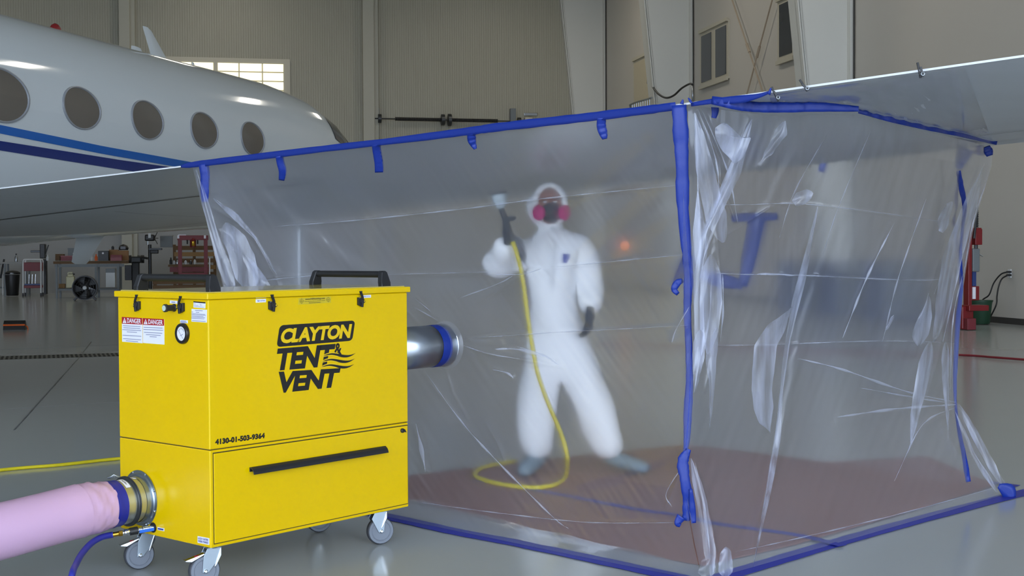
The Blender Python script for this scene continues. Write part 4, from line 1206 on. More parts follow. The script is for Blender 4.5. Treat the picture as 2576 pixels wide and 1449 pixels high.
f_creases = [
    # long fold lines left in the film by its packing
    ([(690, 570), (900, 554), (1180, 524), (1330, 504), (1520, 484), (1700, 467)], 7, 0.012, 'k'),
    ([(600, 700), (900, 690), (1200, 688), (1480, 665), (1725, 641)], 5, 0.007, 'k'),
    ([(1160, 850), (1400, 836), (1560, 828), (1735, 818)], 5, 0.007, 'k'),
    ([(1080, 960), (1160, 1060), (1260, 1170), (1390, 1300), (1440, 1330)], 5, 0.009, 'k'),
    ([(1030, 1262), (1250, 1290), (1480, 1314), (1710, 1315)], 5, 0.006, 'k'),
    # soft diagonal drapes
    ([(590, 440), (690, 520), (820, 620), (960, 720), (1040, 790)], 20, 0.022, 'r'),
    ([(560, 430), (760, 560), (960, 700)], 34, -0.015, 'r'),
    ([(760, 430), (900, 520), (1080, 640)], 26, 0.010, 'r'),
    ([(900, 420), (1060, 520), (1240, 640)], 30, 0.010, 'r'),
    ([(1700, 400), (1600, 490), (1480, 600), (1380, 690)], 24, 0.022, 'r'),
    ([(1700, 520), (1600, 590), (1470, 690)], 20, 0.012, 'r'),
    ([(1690, 330), (1540, 450), (1420, 560)], 30, -0.015, 'r'),
    # rays pulled from the duct mouth
    ([(1162, 868), (1230, 890), (1320, 905), (1420, 925)], 6, 0.014, 'k'),
    ([(1160, 850), (1250, 838), (1330, 835)], 4, 0.008, 'k'),
    ([(1040, 770), (1080, 795), (1115, 815)], 4, 0.010, 'k'),
    ([(1045, 745), (1085, 785)], 4, 0.008, 'k'),
    ([(1120, 925), (1140, 990), (1180, 1060)], 5, 0.010, 'k'),
    ([(1200, 880), (1290, 905), (1395, 912)], 12, 0.014, 'r'),
    ([(1240, 878), (1310, 880), (1400, 905)], 5, 0.010, 'k'),
    ([(1060, 820), (1000, 760), (960, 735)], 6, 0.010, 'k'),
    ([(1200, 770), (1300, 700), (1360, 680)], 5, 0.008, 'k'),
    ([(1240, 925), (1290, 945), (1285, 955)], 6, 0.010, 'k'),
    # crumpled left end
    ([(500, 430), (530, 540), (560, 640), (585, 735)], 9, 0.020, 'k'),
    ([(535, 560), (600, 640), (640, 735)], 8, 0.022, 'k'),
    ([(530, 520), (600, 560), (640, 600), (690, 690), (705, 735)], 9, 0.024, 'k'),
    ([(545, 640), (600, 690), (620, 735)], 7, 0.018, 'k'),
    ([(540, 500), (580, 530), (592, 542)], 8, 0.016, 'k'),
    ([(560, 655), (585, 630), (588, 628)], 5, 0.014, 'k'),
    ([(560, 720), (640, 705), (740, 690)], 5, 0.012, 'k'),
    ([(545, 575), (620, 570)], 4, 0.010, 'k'),
    ([(590, 545), (650, 620), (690, 680)], 10, -0.016, 'r'),
    ([(570, 560), (610, 650), (640, 720)], 12, -0.018, 'r'),
    ([(1045, 1060), (1065, 1150), (1072, 1190)], 12, 0.02, 'r'),
    # left of the corner tape
    ([(1735, 770), (1700, 830), (1688, 860)], 6, 0.016, 'k'),
    ([(1724, 1165), (1695, 1230), (1672, 1280)], 6, 0.012, 'k'),
    ([(1700, 1140), (1560, 1185), (1440, 1220)], 18, 0.012, 'r'),
    ([(1220, 1060), (1250, 1110), (1270, 1160)], 8, 0.012, 'k'),
]
# where the intake duct meets the film, the film is pressed inwards
dYc, dz = 0.14, 0.877
_pi = CM @ Vector((BW - 0.005, dYc, dz))
t_end = max(np.linspace(0.1, 0.8, 400), key=lambda t: -abs(project([tuple(_pi + BA * t)])[0, 0] - 1116))
_po = _pi + BA * t_end
_probe = make_sheet('probe', f_top, f_bot, f_left, f_right, 60, 40, f_depth, [], probe=True)
_gap = _po.y + 0.035 - sheet_depth(_probe, 1116, 868)
_f0 = f_depth
def f_depth(P, U, V):
    D = np.hypot((P[..., 0] - 1105) / 1.3, P[..., 1] - 868)
    return _f0(P, U, V) + _gap * np.exp(-(D / 120) ** 2) + 0.10 * np.exp(-(np.hypot((P[..., 0] - 1060) / 1.3, P[..., 1] - 868) / 62) ** 2)
front = make_sheet('front_sheet', f_top, f_bot, f_left, f_right, 460, 300, f_depth, f_creases, rip=(0.0004, -0.6))

# ---- side sheet (towards the camera's right)
s_left = [(1730, 264), (1733, 400), (1736, 560), (1740, 700), (1742, 860), (1737, 1000), (1728, 1130), (1723, 1230), (1748, 1370), (1768, 1462)]
s_top = [(1730, 264), (1860, 282), (1960, 292), (2060, 288), (2165, 288), (2250, 312), (2340, 334), (2430, 350), (2500, 362)]
s_right = [(2500, 362), (2494, 420), (2472, 490), (2452, 560), (2436, 640), (2424, 720), (2416, 820), (2410, 920), (2406, 1012), (2440, 1066), (2482, 1140), (2545, 1240)]
s_bot = [(1768, 1462), (1850, 1440), (2200, 1340), (2545, 1240)]
CTOP = wing_depth(2498, 358)
def s_depth(P, U, V):
    yt = np.array([wing_depth(x, y) for x, y in P[0]]) - 0.012
    yt = np.convolve(np.pad(yt, 12, 'edge'), np.ones(25) / 25, 'valid')
    yb = np.array([onz(x, y, 0.003).y for x, y in P[-1]])
    base = yt[None] * (1 - V) + yb[None] * V
    return base + 0.20 * np.sin(math.pi * V) * np.sin(math.pi * U) ** 0.8
s_creases = [
    ([(1780, 620), (1950, 515), (2040, 512), (2160, 530), (2400, 560)], 4, 0.007, 'k'),
    ([(1752, 683), (1860, 690), (2000, 692), (2300, 705), (2410, 700)], 4, 0.008, 'k'),
    ([(1750, 868), (1900, 868), (2200, 858), (2406, 862)], 4, 0.006, 'k'),
    ([(1850, 1385), (2000, 1355), (2250, 1295), (2500, 1230)], 5, 0.006, 'k'),
    ([(2120, 500), (2060, 700), (2010, 850), (1990, 980), (1960, 1130), (1900, 1330), (1890, 1430)], 12, 0.020, 'r'),
    ([(2240, 560), (2180, 700), (2120, 830)], 7, 0.014, 'r'),
    ([(2300, 520), (2250, 680), (2180, 860)], 10, 0.012, 'r'),
    ([(2180, 300), (2080, 500), (1980, 700)], 16, 0.010, 'r'),
    ([(2050, 300), (1960, 460), (1890, 620)], 14, 0.012, 'r'),
    ([(2420, 400), (2340, 560), (2270, 760)], 16, 0.012, 'r'),
    ([(2460, 420), (2390, 560), (2330, 760), (2300, 900)], 12, 0.020, 'k'),
    ([(2440, 560), (2390, 720), (2360, 900), (2330, 1000)], 12, 0.022, 'k'),
    ([(2420, 640), (2400, 760), (2390, 900), (2388, 1000)], 8, 0.018, 'k'),
    # pulled towards the pinch in the far corner
    ([(2404, 1012), (2280, 985), (2120, 930), (2000, 880)], 24, 0.016, 'r'),
    ([(2404, 1016), (2260, 1030), (2100, 1060)], 20, 0.018, 'r'),
    ([(2404, 1022), (2320, 1070), (2240, 1220)], 14, 0.016, 'r'),
    ([(2408, 1020), (2450, 1110), (2510, 1225)], 8, 0.026, 'k'),
    ([(2414, 1018), (2470, 1120), (2530, 1230)], 8, -0.02, 'r'),
    ([(2404, 1018), (2300, 1000), (2180, 1000)], 14, -0.016, 'r'),
    # bunched film beside the corner tape
    ([(1752, 280), (1790, 420), (1830, 500), (1850, 560)], 9, 0.030, 'k'),
    ([(1756, 275), (1810, 400), (1815, 480)], 7, 0.026, 'k'),
    ([(1890, 300), (1840, 440), (1780, 560), (1755, 660)], 9, 0.032, 'k'),
    ([(1880, 330), (1830, 470), (1770, 600)], 9, -0.020, 'r'),
    ([(1770, 700), (1765, 820), (1752, 960)], 8, 0.024, 'k'),
    ([(1815, 690), (1818, 760), (1800, 870), (1772, 990)], 8, 0.022, 'k'),
    ([(1790, 700), (1790, 800), (1775, 900)], 9, -0.02, 'r'),
    ([(1748, 1160), (1770, 1280), (1785, 1440)], 9, 0.026, 'k'),
    ([(1752, 1170), (1790, 1320), (1810, 1440)], 8, 0.020, 'k'),
    ([(1780, 380), (1800, 560), (1812, 700), (1816, 850)], 10, 0.020, 'k'),
    ([(1970, 300), (1930, 400), (1910, 430)], 10, 0.018, 'r'),
]
side = make_sheet('side_sheet', s_top, s_bot, s_left, s_right, 340, 380, s_depth, s_creases, seed=11, rip=(0.0009, 0.35))

# ---- far sheets, closing the enclosure behind the worker
KF, KT = Vector((1.25, 9.2, 0.003)), Vector((1.2, 9.25, 1.80))
LF = onz(700, fl_bot(700), 0.003); RF = onz(2545, 1240, 0.003)
BT = Vector((at(490, 420, te_depth(490)))); CT = at(2500, 362, CTOP)
def plain_sheet(name, a, b, c, d, nu=60, nv=36, amp=0.02, seed=1, edge=None):
    """a,b floor corners; d,c top corners"""
    n = (b - a).cross(Vector((0, 0, 1))).normalized()
    r = random.Random(seed); ph = [r.uniform(0, 6.28) for _ in range(6)]
    rows = []
    for j in range(nv + 1):
        v = j / nv; row = []
        for i in range(nu + 1):
            u = i / nu
            p = (a.lerp(b, u)).lerp(d.lerp(c, u), v)
            if edge is not None: p = p + (edge(v) - b.lerp(c, v)) * u ** 2
            e = min(1, 8 * min(u, 1 - u, v, 1 - v) + 0.05)
            k = math.sin(9 * u + 2 * v + ph[0]) + 0.6 * math.sin(19 * u - 5 * v + ph[1]) + 0.5 * math.sin(33 * u + 6 * math.sin(3 * v + ph[2]) + ph[3])
            row.append(p + n * (amp * k * e))
        rows.append(row)
    return MB().grid(rows).build(name, FILM, tent, world=True, smooth='all')
plain_sheet('far_sheet', LF, KF, KT, BT, seed=2)
_ye = lambda y: CTOP + (RF.y - CTOP) * min(1, max(0, (y - 362) / 878)) + 0.02
def far_edge(v):
    x, y = poly_at(s_right, 1 - v)
    return at(x - 3, y, _ye(y))
plain_sheet('far_sheet', KF, RF, CT, KT, seed=4, edge=far_edge)

# ---- floor paper under the work
N0 = onz(1766, 1455); 
paper = [Vector((p.x, p.y, 0)) for p in (onz(1030, 1262), onz(1300, 1325), onz(1560, 1385), onz(1770, 1425), onz(2000, 1372), onz(2300, 1285), onz(2500, 1222), onz(2330, 1150))] + [Vector((1.95, 8.25, 0)), Vector((1.2, 9.05, 0)), Vector((-0.1, 8.22, 0)), Vector((-0.6, 7.86, 0)), Vector((-0.95, 7.3, 0))]
MB().prism([p + Vector((0, 0, 0.004)) for p in paper], (0, 0, 0.003)).build('floor_paper', 'floor_paper', tent, world=True)

# ---- blue tape
mat('tape_floor', (28, 42, 160), 0.5, var=0.06, scale=3)
def tape(name, pts, sheet_fn, m='tape_blue', off=0.006, n=None, wob=0.0, seed=0, parent=tent):
    """pts: (px, py, half width px perpendicular); sheet_fn(px,py)->depth"""
    r = random.Random(seed)
    n = n or max(8, 6 * len(pts))
    S = smooth_poly([Vector(p) for p in pts], n)
    rows_f, rows_b = [], []
    for i, p in enumerate(S):
        d = Vector((S[min(i + 1, n - 1)] - S[max(i - 1, 0)])); d = Vector((d.x, d.y)).normalized()
        nx, ny = -d.y, d.x
        w = p.z * (1 + wob * r.uniform(-1, 1))
        row = []
        for k in (-1, -0.33, 0.33, 1):
            x, y = p.x + nx * w * k, p.y + ny * w * k
            Y = sheet_fn(p.x, p.y)
            row.append((x, y, Y - off - 0.0012 * (1 - k * k)))
        rows_f.append([at(*q) for q in row])
        rows_b.append([at(q[0], q[1], q[2] + 0.0012) for q in row])
    mb = MB().grid(rows_f)
    return mb.build(name, m, parent, world=True, smooth='all', thick=0.0008)
fd = lambda x, y: sheet_depth(front, min(x, 1700), y)
sd_ = lambda x, y: sheet_depth(side, max(x, 1750), y)
te_fn = lambda x, y: te_depth(x)
# along the wing edge
tape('edge_tape', [(455, 419, 3), (480, 415, 7), (560, 405, 8), (800, 376, 8), (1000, 353, 8.5), (1180, 330, 10), (1260, 319, 11), (1450, 298, 11), (1600, 280, 11), (1700, 267, 10)], te_fn, off=0.02, n=60, wob=0.06)
# hanging tabs
TABS = [[(512, 412, 13), (516, 440, 12), (515, 475, 11), (516, 508, 9)],
        [(703, 392, 10), (706, 410, 10), (711, 430, 10), (708, 454, 7)],
        [(946, 364, 11), (949, 385, 11), (953, 410, 11), (954, 434, 11)],
        [(1186, 338, 11), (1187, 352, 11), (1191, 364, 8), (1196, 375, 4)],
        [(1513, 297, 11), (1513, 318, 12), (1518, 336, 11), (1521, 350, 6)]]
for k, t in enumerate(TABS):
    tape('hanging_tab', t, fd, off=0.014, n=16)
# the corner post of tape
tape('corner_tape', [(1708, 264, 20), (1712, 330, 19), (1716, 420, 17), (1718, 520, 15), (1728, 640, 12), (1732, 700, 12), (1729, 780, 9), (1733, 880, 9), (1734, 960, 9), (1730, 1040, 11), (1728, 1100, 8), (1724, 1140, 6)], te_fn and (lambda x, y: sheet_depth(front, min(x, 1705), y) - 0.02), off=0.01, n=70, wob=0.10, seed=4)
tape('corner_tape', [(1733, 1130, 6), (1718, 1160, 14), (1722, 1200, 13), (1730, 1260, 13), (1726, 1310, 10)], lambda x, y: sheet_depth(front, 1705, y) - 0.03, off=0.01, n=24, wob=0.1, seed=5)
tape('corner_tape', [(1714, 1300, 12), (1704, 1316, 8), (1712, 1322, 5)], lambda x, y: sheet_depth(front, 1705, y) - 0.035, off=0.01, n=10)
tape('corner_tape', [(1738, 1230, 4), (1742, 1280, 8), (1745, 1316, 6)], lambda x, y: sheet_depth(front, 1705, y) - 0.035, off=0.012, n=12)
tape('corner_tape', [(1718, 705, 5), (1704, 712, 9), (1696, 728, 8), (1706, 740, 5)], lambda x, y: sheet_depth(front, 1700, y) - 0.02, off=0.012, n=12)
# along the side: wing edge, then across the underside of the wing
tape('edge_tape', [(1738, 263, 5), (1800, 254, 7), (1860, 250, 10), (1905, 242, 6), (1938, 231, 3)], te_fn, off=0.026, n=24)
tape('edge_tape', [(1790, 252, 10), (1850, 262, 14), (1900, 269, 13), (1980, 270, 13), (2060, 269, 12), (2160, 274, 7)], lambda x, y: min(wing_depth(x, y), wing_depth(x, y - 10), sheet_depth(side, x, y + 14)), off=0.03, n=36, wob=0.03)
tape('edge_tape', [(2160, 279, 6), (2240, 298, 9), (2330, 319, 8), (2420, 337, 8), (2508, 360, 5)], lambda x, y: min(wing_depth(x, y), sheet_depth(side, min(x, 2490), y + 10)), off=0.03, n=36, wob=0.05)
tape('hanging_tab', [(1798, 262, 10), (1799, 280, 9), (1796, 297, 6)], lambda x, y: sheet_depth(side, x, y + 10), off=0.01, n=10)
tape('tape_end', [(1934, 238, 4), (1938, 226, 3), (1939, 221, 1)], te_fn, off=0.03, n=6)
tape('tape_end', [(1715, 262, 5), (1717, 254, 3), (1718, 250, 1)], te_fn, off=0.03, n=6)
tape('tape_end', [(1740, 259, 3), (1735, 252, 3), (1731, 246, 1)], te_fn, off=0.03, n=6)
# far corner
tape('corner_tape', [(2411, 430, 6), (2418, 470, 7), (2427, 520, 6), (2422, 570, 4), (2416, 640, 4), (2418, 720, 5), (2410, 800, 6), (2404, 900, 6), (2402, 980, 4), (2408, 1060, 4), (2424, 1140, 6), (2436, 1212, 7)], lambda x, y: sheet_depth(side, min(x, 2400), y) + 0.10, off=0.0, n=50, wob=0.1, seed=9)
tape('hanging_tab', [(2482, 368, 8), (2486, 380, 12), (2490, 392, 8)], lambda x, y: sheet_depth(side, 2470, y) + 0.05, off=0.0, n=10)
tape('hanging_tab', [(2430, 372, 22), (2418, 400, 16), (2408, 425, 8)], lambda x, y: CTOP + 0.25, off=0.0, n=10)
tape('hanging_tab', [(2076, 368, 7), (2072, 400, 9), (2066, 432, 7)], lambda x, y: 8.6, off=0.0, n=10)
# patches on the far sheet: a T of tape
tape('far_tape', [(1840, 548, 10), (1900, 546, 11), (1956, 544, 9)], lambda x, y: 8.35, off=0.0, n=10)
tape('far_tape', [(1905, 545, 22), (1893, 600, 20), (1880, 660, 18), (1868, 720, 10)], lambda x, y: 8.35, off=0.0, n=16)
tape('far_tape', [(1735, 640, 14), (1712, 690, 12), (1695, 712, 4)], lambda x, y: 8.6, off=0.0, n=10)
tape('far_tape', [(1760, 690, 10), (1810, 705, 18), (1868, 716, 12)], lambda x, y: 8.4, off=0.0, n=10)

# floor tape
def floor_tape(name, px_pts, w, z=0.004, m='tape_floor', wob=0.0):
    r = random.Random(len(px_pts)); S = smooth_poly([onz(*p) for p in px_pts], 40); rows = []
    for i, p in enumerate(S):
        d = (S[min(i + 1, 39)] - S[max(i - 1, 0)]); s = Vector((-d.y, d.x, 0)).normalized()
        ww = w * (1 + wob * r.uniform(-1, 1))
        rows.append([Vector((p.x, p.y, z)) + s * ww * k / 2 for k in (-1, 0, 1)])
    return MB().grid(rows).build(name, m, tent, world=True, thick=0.001)
floor_tape('floor_tape', [(880, fl_bot(880)), (1020, 1311), (1150, 1340), (1300, 1368), (1500, 1410), (1766, 1468)], 0.105, wob=0.05)
floor_tape('floor_tape', [(1766, 1468), (1900, 1428), (2100, 1368), (2300, 1312), (2545, 1248), (2620, 1230)], 0.10, wob=0.05)
floor_tape('floor_tape', [(2436, 1212), (2500, 1216), (2560, 1224)], 0.06)
floor_tape('floor_tape', [(1200, 1212), (1420, 1250), (1600, 1285), (1720, 1302), (1800, 1322), (2000, 1350), (2120, 1378)], 0.05, z=0.010)
tape('corner_patch', [(2512, 1222, 6), (2536, 1236, 20), (2548, 1256, 8)], lambda x, y: onz(2545, 1250).y - 0.02, off=0.0, n=8)

# ---- folded flaps: double thickness of film standing off the sheet
def flap(leftp, rightp, sheet, off=0.02, curl=0.015, n=26, m=FILM2, seed=0, jag=0.0):
    r = random.Random(seed); rows = []
    L = poly_at(leftp, np.linspace(0, 1, n)); R = poly_at(rightp, np.linspace(0, 1, n))
    G = np.array([[sheet_near(sheet, L[i][0] * (1 - k / 6) + R[i][0] * k / 6, L[i][1] * (1 - k / 6) + R[i][1] * k / 6) for k in range(7)] for i in range(n)])
    G0 = G.copy()
    for _ in range(12):
        Gp = np.pad(G, 1, 'edge'); G = (Gp[:-2, 1:-1] + Gp[2:, 1:-1] + Gp[1:-1, :-2] + Gp[1:-1, 2:] + G) / 5
    G -= max(0.0, float((G - G0).max()))
    for i in range(n):
        row = []
        tw = 0.12 + 0.88 * min(1.0, 5 * min(i, n - 1 - i) / (n - 1)) ** 0.7
        for k in range(7):
            t = 0.5 + (k / 6 - 0.5) * tw
            x = L[i][0] * (1 - t) + R[i][0] * t; y = L[i][1] * (1 - t) + R[i][1] * t
            e = math.sin(i * 0.55 + seed * 1.3) + 0.6 * math.sin(i * 1.31 + seed)
            x += (0.5 + 0.5 * jag) * e * (2 * t - 1) * tw
            Y = G[i, k] - 0.0022 * (seed % 11) - off * 0.5 - 0.014 - curl * math.sin(math.pi * t) - 0.007 * math.sin(i / n * 7 + t * 5 + seed) - 0.004 * math.sin(t * 12 + i / n * 3)
            row.append(at(x, y, Y))
        rows.append(row)
    return MB().grid(rows).build('film_fold', m, tent, world=True, smooth='all')
# beside the corner tape
flap([(1742, 300), (1750, 420), (1768, 520), (1790, 620)], [(1752, 268), (1790, 400), (1815, 500), (1850, 600)], side, seed=1)
flap([(1880, 300), (1830, 430), (1765, 580), (1748, 690)], [(1902, 300), (1862, 440), (1800, 570), (1765, 680)], side, seed=2)
flap([(1745, 480), (1742, 620), (1744, 720), (1748, 860), (1742, 990)], [(1765, 480), (1780, 620), (1770, 720), (1772, 860), (1750, 985)], side, off=0.03, seed=3)
flap([(1765, 640), (1760, 760), (1764, 880)], [(1812, 640), (1818, 760), (1795, 900)], side, off=0.03, seed=4)
flap([(1800, 300), (1798, 340), (1812, 372), (1830, 400)], [(1850, 320), (1868, 350), (1890, 345), (1862, 420)], side, off=0.03, seed=5)
flap([(1745, 830), (1742, 900), (1745, 985)], [(1778, 830), (1772, 900), (1750, 990)], side, off=0.025, seed=6)
flap([(1790, 820), (1775, 900), (1785, 980), (1783, 1080)], [(1816, 830), (1802, 900), (1798, 980), (1785, 1090)], side, off=0.02, seed=7)
flap([(1728, 1150), (1752, 1260), (1770, 1380), (1776, 1452)], [(1748, 1155), (1778, 1260), (1800, 1380), (1806, 1452)], front, off=0.05, seed=8)
flap([(1768, 1400), (1752, 1452)], [(1800, 1390), (1800, 1452)], side, off=0.04, seed=9)
flap([(1812, 1380), (1805, 1452)], [(1838, 1372), (1846, 1452)], side, off=0.03, seed=10)
# the loose strip and its torn pocket in the middle of the side sheet
flap([(2050, 520), (2010, 690), (1992, 760), (1975, 860), (1962, 980), (1950, 1090), (1925, 1240), (1892, 1425)], [(2064, 520), (2030, 690), (2012, 760), (1988, 860), (1970, 980), (1966, 1090), (1940, 1240), (1896, 1430)], side, off=0.016, curl=0.006, seed=11, n=50)
flap([(1985, 772), (1935, 812), (1897, 868), (1890, 980), (1902, 1066), (1935, 1088)], [(2000, 772), (1985, 812), (1955, 868), (1942, 980), (1948, 1060), (1942, 1092)], side, off=0.022, curl=0.02, seed=12, n=40)
flap([(2005, 478), (1995, 500), (1990, 514)], [(2052, 475), (2040, 500), (2016, 522)], side, off=0.02, seed=13, n=10)
flap([(1965, 300), (1945, 340), (1925, 380), (1912, 404)], [(1985, 308), (1978, 340), (1945, 385), (1918, 408)], side, off=0.012, curl=0.01, seed=14, n=20, jag=1.5)
flap([(2245, 790), (2225, 830)], [(2252, 795), (2230, 834)], side, off=0.01, seed=15, n=6)
# far corner folds
flap([(2318, 860), (2306, 940), (2290, 1040), (2288, 1128)], [(2362, 860), (2340, 940), (2312, 1050), (2290, 1132)], side, off=0.02, seed=16)
flap([(2330, 760), (2300, 820), (2290, 870)], [(2338, 720), (2345, 800), (2330, 870)], side, off=0.02, seed=17)
flap([(2472, 410), (2420, 520), (2370, 650), (2350, 790), (2330, 860)], [(2484, 412), (2456, 520), (2420, 650), (2385, 790), (2370, 860)], side, off=0.015, seed=18, n=40)
flap([(2360, 540), (2360, 590)], [(2400, 490), (2385, 580)], side, off=0.012, seed=19, n=14, jag=2)
flap([(2366, 860), (2370, 950), (2382, 1080)], [(2392, 860), (2386, 950), (2388, 1085)], side, off=0.02, seed=20)
flap([(2406, 1020), (2450, 1110), (2510, 1222)], [(2414, 1008), (2462, 1090), (2528, 1212)], side, off=0.03, seed=21)
flap([(2400, 1040), (2440, 1140), (2500, 1240)], [(2408, 1035), (2452, 1140), (2518, 1240)], side, off=0.02, seed=22)
# left end
flap([(486, 430), (505, 505), (528, 590), (552, 690), (562, 738)], [(498, 425), (528, 520), (560, 620), (590, 690), (612, 738)], front, off=0.02, seed=23)
flap([(540, 560), (575, 640), (600, 735)], [(600, 560), (640, 640), (660, 735)], front, off=0.016, seed=24)
flap([(530, 500), (580, 545), (640, 600), (690, 690)], [(545, 498), (600, 540), (655, 610), (700, 690)], front, off=0.016, seed=25)
flap([(600, 640), (640, 700), (650, 738)], [(625, 640), (670, 700), (690, 738)], front, off=0.018, seed=26)
# skirt of film lying on the floor in front of the paper
skirt_t = [onz(x, y) for x, y in ((930, 1262), (1060, 1268), (1300, 1326), (1500, 1372), (1760, 1432))]
skirt_b = [onz(x, y) for x, y in ((900, 1290), (1030, 1306), (1260, 1358), (1480, 1400), (1766, 1462))]
rows = [[a.lerp(b, k / 4) + Vector((0, 0, 0.016 + 0.004 * math.sin(i * 0.8 + k))) for k in range(5)] for i, (a, b) in enumerate(zip(smooth_poly(skirt_t, 40), smooth_poly(skirt_b, 40)))]
MB().grid(rows).build('floor_skirt', FILM4, tent, world=True, smooth='all')
# loose film over the wing's trailing edge, up to the clamps
ov_t = smooth_poly([Vector((x, y, 0)) for x, y in ((1935, 239), (2030, 226), (2180, 205), (2320, 185), (2428, 171))], 40)
ov_b = smooth_poly([Vector((x, y, 0)) for x, y in ((1940, 262), (2060, 266), (2190, 280), (2330, 312), (2494, 350))], 40)
rows = []
for i, (a, b) in enumerate(zip(ov_t, ov_b)):
    row = []
    for k in range(13):
        q = a.lerp(b, k / 12)
        lift = 0.012 + 0.006 * math.sin(i * 0.5 + k * 0.4) + (0.03 * math.exp(-((i - 36) / 1.6) ** 2))
        row.append(at(q.x, q.y, (te_depth(q.x) if k == 0 else wing_depth(q.x, q.y)) - lift * 1.5))
    rows.append(row)
MB().grid(rows).build('upper_flap', FILM, tent, world=True, smooth='all')

# ---- sharp packing creases, pinched up out of the film
def crease_strip(pts, sheet, w=1.8, seed=0):
    n = max(12, int(sum(math.dist(p, q) for p, q in zip(pts, pts[1:])) / 9))
    C = smooth_poly([Vector((x, y, 0)) for x, y in pts], n)
    Y = np.array([sheet_near(sheet, c.x, c.y, 7) for c in C]); Y = np.convolve(np.pad(Y, 3, 'edge'), np.ones(7) / 7, 'valid') - 0.004
    rows = []
    for i, c in enumerate(C):
        d = (C[min(i + 1, n - 1)] - C[max(i - 1, 0)]).normalized(); nx, ny = -d.y, d.x
        ww = w * (0.15 + 0.85 * max(0.0, math.sin(math.pi * i / (n - 1))) ** 0.6) * (0.75 + 0.4 * math.sin(i * 0.7 + seed))
        rows.append([at(c.x + nx * ww * k, c.y + ny * ww * k, Y[i] - (0.006 if k == 0 else 0.0)) for k in (-1, 0, 1)])
    return MB().grid(rows).build('film_crease', FILM3, tent, world=True, smooth='all')
for k, (pts, w) in enumerate((
        ([(690, 570), (900, 554), (1180, 524), (1330, 504), (1520, 484), (1698, 467)], 1.8),
        ([(1400, 672), (1560, 656), (1722, 641)], 1.5), ([(560, 720), (760, 696), (1000, 690), (1240, 684)], 1.2),
        ([(1165, 852), (1400, 836), (1560, 828), (1732, 818)], 1.4),
        ([(1062, 925), (1160, 1060), (1260, 1170), (1390, 1300), (1430, 1330)], 2.4),
        ([(1060, 1264), (1250, 1290), (1480, 1314), (1708, 1315)], 1.6),
        ([(1162, 868), (1230, 890), (1320, 905)], 1.6), ([(1245, 878), (1310, 880), (1400, 906)], 4.0), ([(1300, 872), (1360, 890), (1408, 920)], 2.2),
        ([(1040, 748), (1085, 785)], 1.5), ([(1036, 770), (1105, 808)], 1.8), ([(1215, 690), (1310, 690), (1362, 676)], 1.4), ([(1150, 752), (1250, 715), (1300, 688)], 1.4),
        ([(1690, 1275), (1676, 1240), (1722, 1165)], 1.8), ([(1735, 770), (1700, 830), (1690, 862)], 2.2),
        ([(1240, 930), (1275, 938), (1292, 952)], 3.0), ([(1046, 1066), (1060, 1130), (1070, 1188)], 5.0))):
    crease_strip(pts, front, w, k)
for k, (pts, w) in enumerate((
        ([(1760, 515), (1880, 515), (2000, 512), (2160, 528), (2390, 560)], 1.3), ([(1752, 683), (1860, 690), (2000, 692), (2300, 705), (2410, 698)], 1.6),
        ([(1905, 690), (1950, 689), (2000, 694)], 3.5), ([(1750, 868), (1900, 868), (2200, 858), (2404, 862)], 1.2),
        ([(1850, 1388), (2000, 1356), (2250, 1296), (2500, 1228)], 1.6), ([(2250, 560), (2180, 700), (2120, 850)], 3.0), ([(2330, 500), (2260, 700), (2220, 860)], 2.2),
        ([(2404, 1012), (2280, 985), (2120, 930), (2000, 900)], 3.0), ([(2404, 1018), (2260, 1028), (2100, 1050)], 3.5), ([(2404, 1024), (2320, 1070), (2250, 1210)], 2.2),
        ([(2404, 1016), (2300, 1000), (2160, 975)], 2.0), ([(1756, 275), (1800, 400), (1812, 520)], 2.4), ([(1764, 272), (1830, 430), (1856, 560)], 2.0),
        ([(1886, 300), (1830, 450), (1770, 590), (1748, 690)], 3.0), ([(1870, 330), (1815, 480), (1756, 640)], 2.2), ([(1818, 690), (1819, 780), (1812, 860)], 2.6),
        ([(1750, 300), (1756, 480), (1760, 640)], 2.0), ([(1776, 520), (1772, 640), (1752, 740)], 2.2), ([(1790, 700), (1784, 800), (1760, 930)], 2.0),
        ([(1748, 1160), (1775, 1290), (1790, 1440)], 2.0), ([(2472, 420), (2410, 570), (2350, 740)], 2.0), ([(2452, 520), (2410, 690), (2372, 860)], 2.4),
        ([(2430, 660), (2398, 800), (2390, 980)], 2.0), ([(2490, 432), (2448, 560), (2420, 720)], 2.0), ([(2085, 330), (2000, 480), (1960, 600)], 1.4), ([(2190, 330), (2110, 520), (2070, 640)], 1.4))):
    crease_strip(pts, side, w, k + 30)

# ---- spring clamps on the wing edge
def clamp(px, py, ang, L, label):
    Y = te_depth(px) - 0.02
    o = at(px, py, Y)
    k = Y / F_PX
    d = Vector((math.cos(ang), 0, -math.sin(ang)))
    t = thing('spring_clamp', label, 'clamp', o, group='clamps on the wing edge')
    a, b = o - d * L * k / 2, o + d * L * k / 2
    s = Vector((0, -0.012, 0))
    MB().bar(a + s, b + s, 0.008, 0.006, up=(0, 1, 0)).build('upper_jaw', 'black', t, world=True, bevel=0.001)
    MB().bar(a - s * 2 + Vector((0, 0, 0.02)), b - s + Vector((0, 0, 0)), 0.008, 0.006, up=(0, 1, 0)).build('lower_jaw', 'black', t, world=True, bevel=0.001)
    MB().tube([o + d * 0.008 + s * 1.3 + Vector((0.006 * math.cos(q), -0.004, 0.006 * math.sin(q))) for q in np.linspace(0, 12, 30)], 0.0012, 5).build('spring', 'steel', t, world=True)
clamp(1952, 242, 1.0, 28, 'black spring clamp on the wing edge nearest the tape corner')
clamp(2024, 220, 0.75, 24, 'middle black spring clamp on the wing edge')
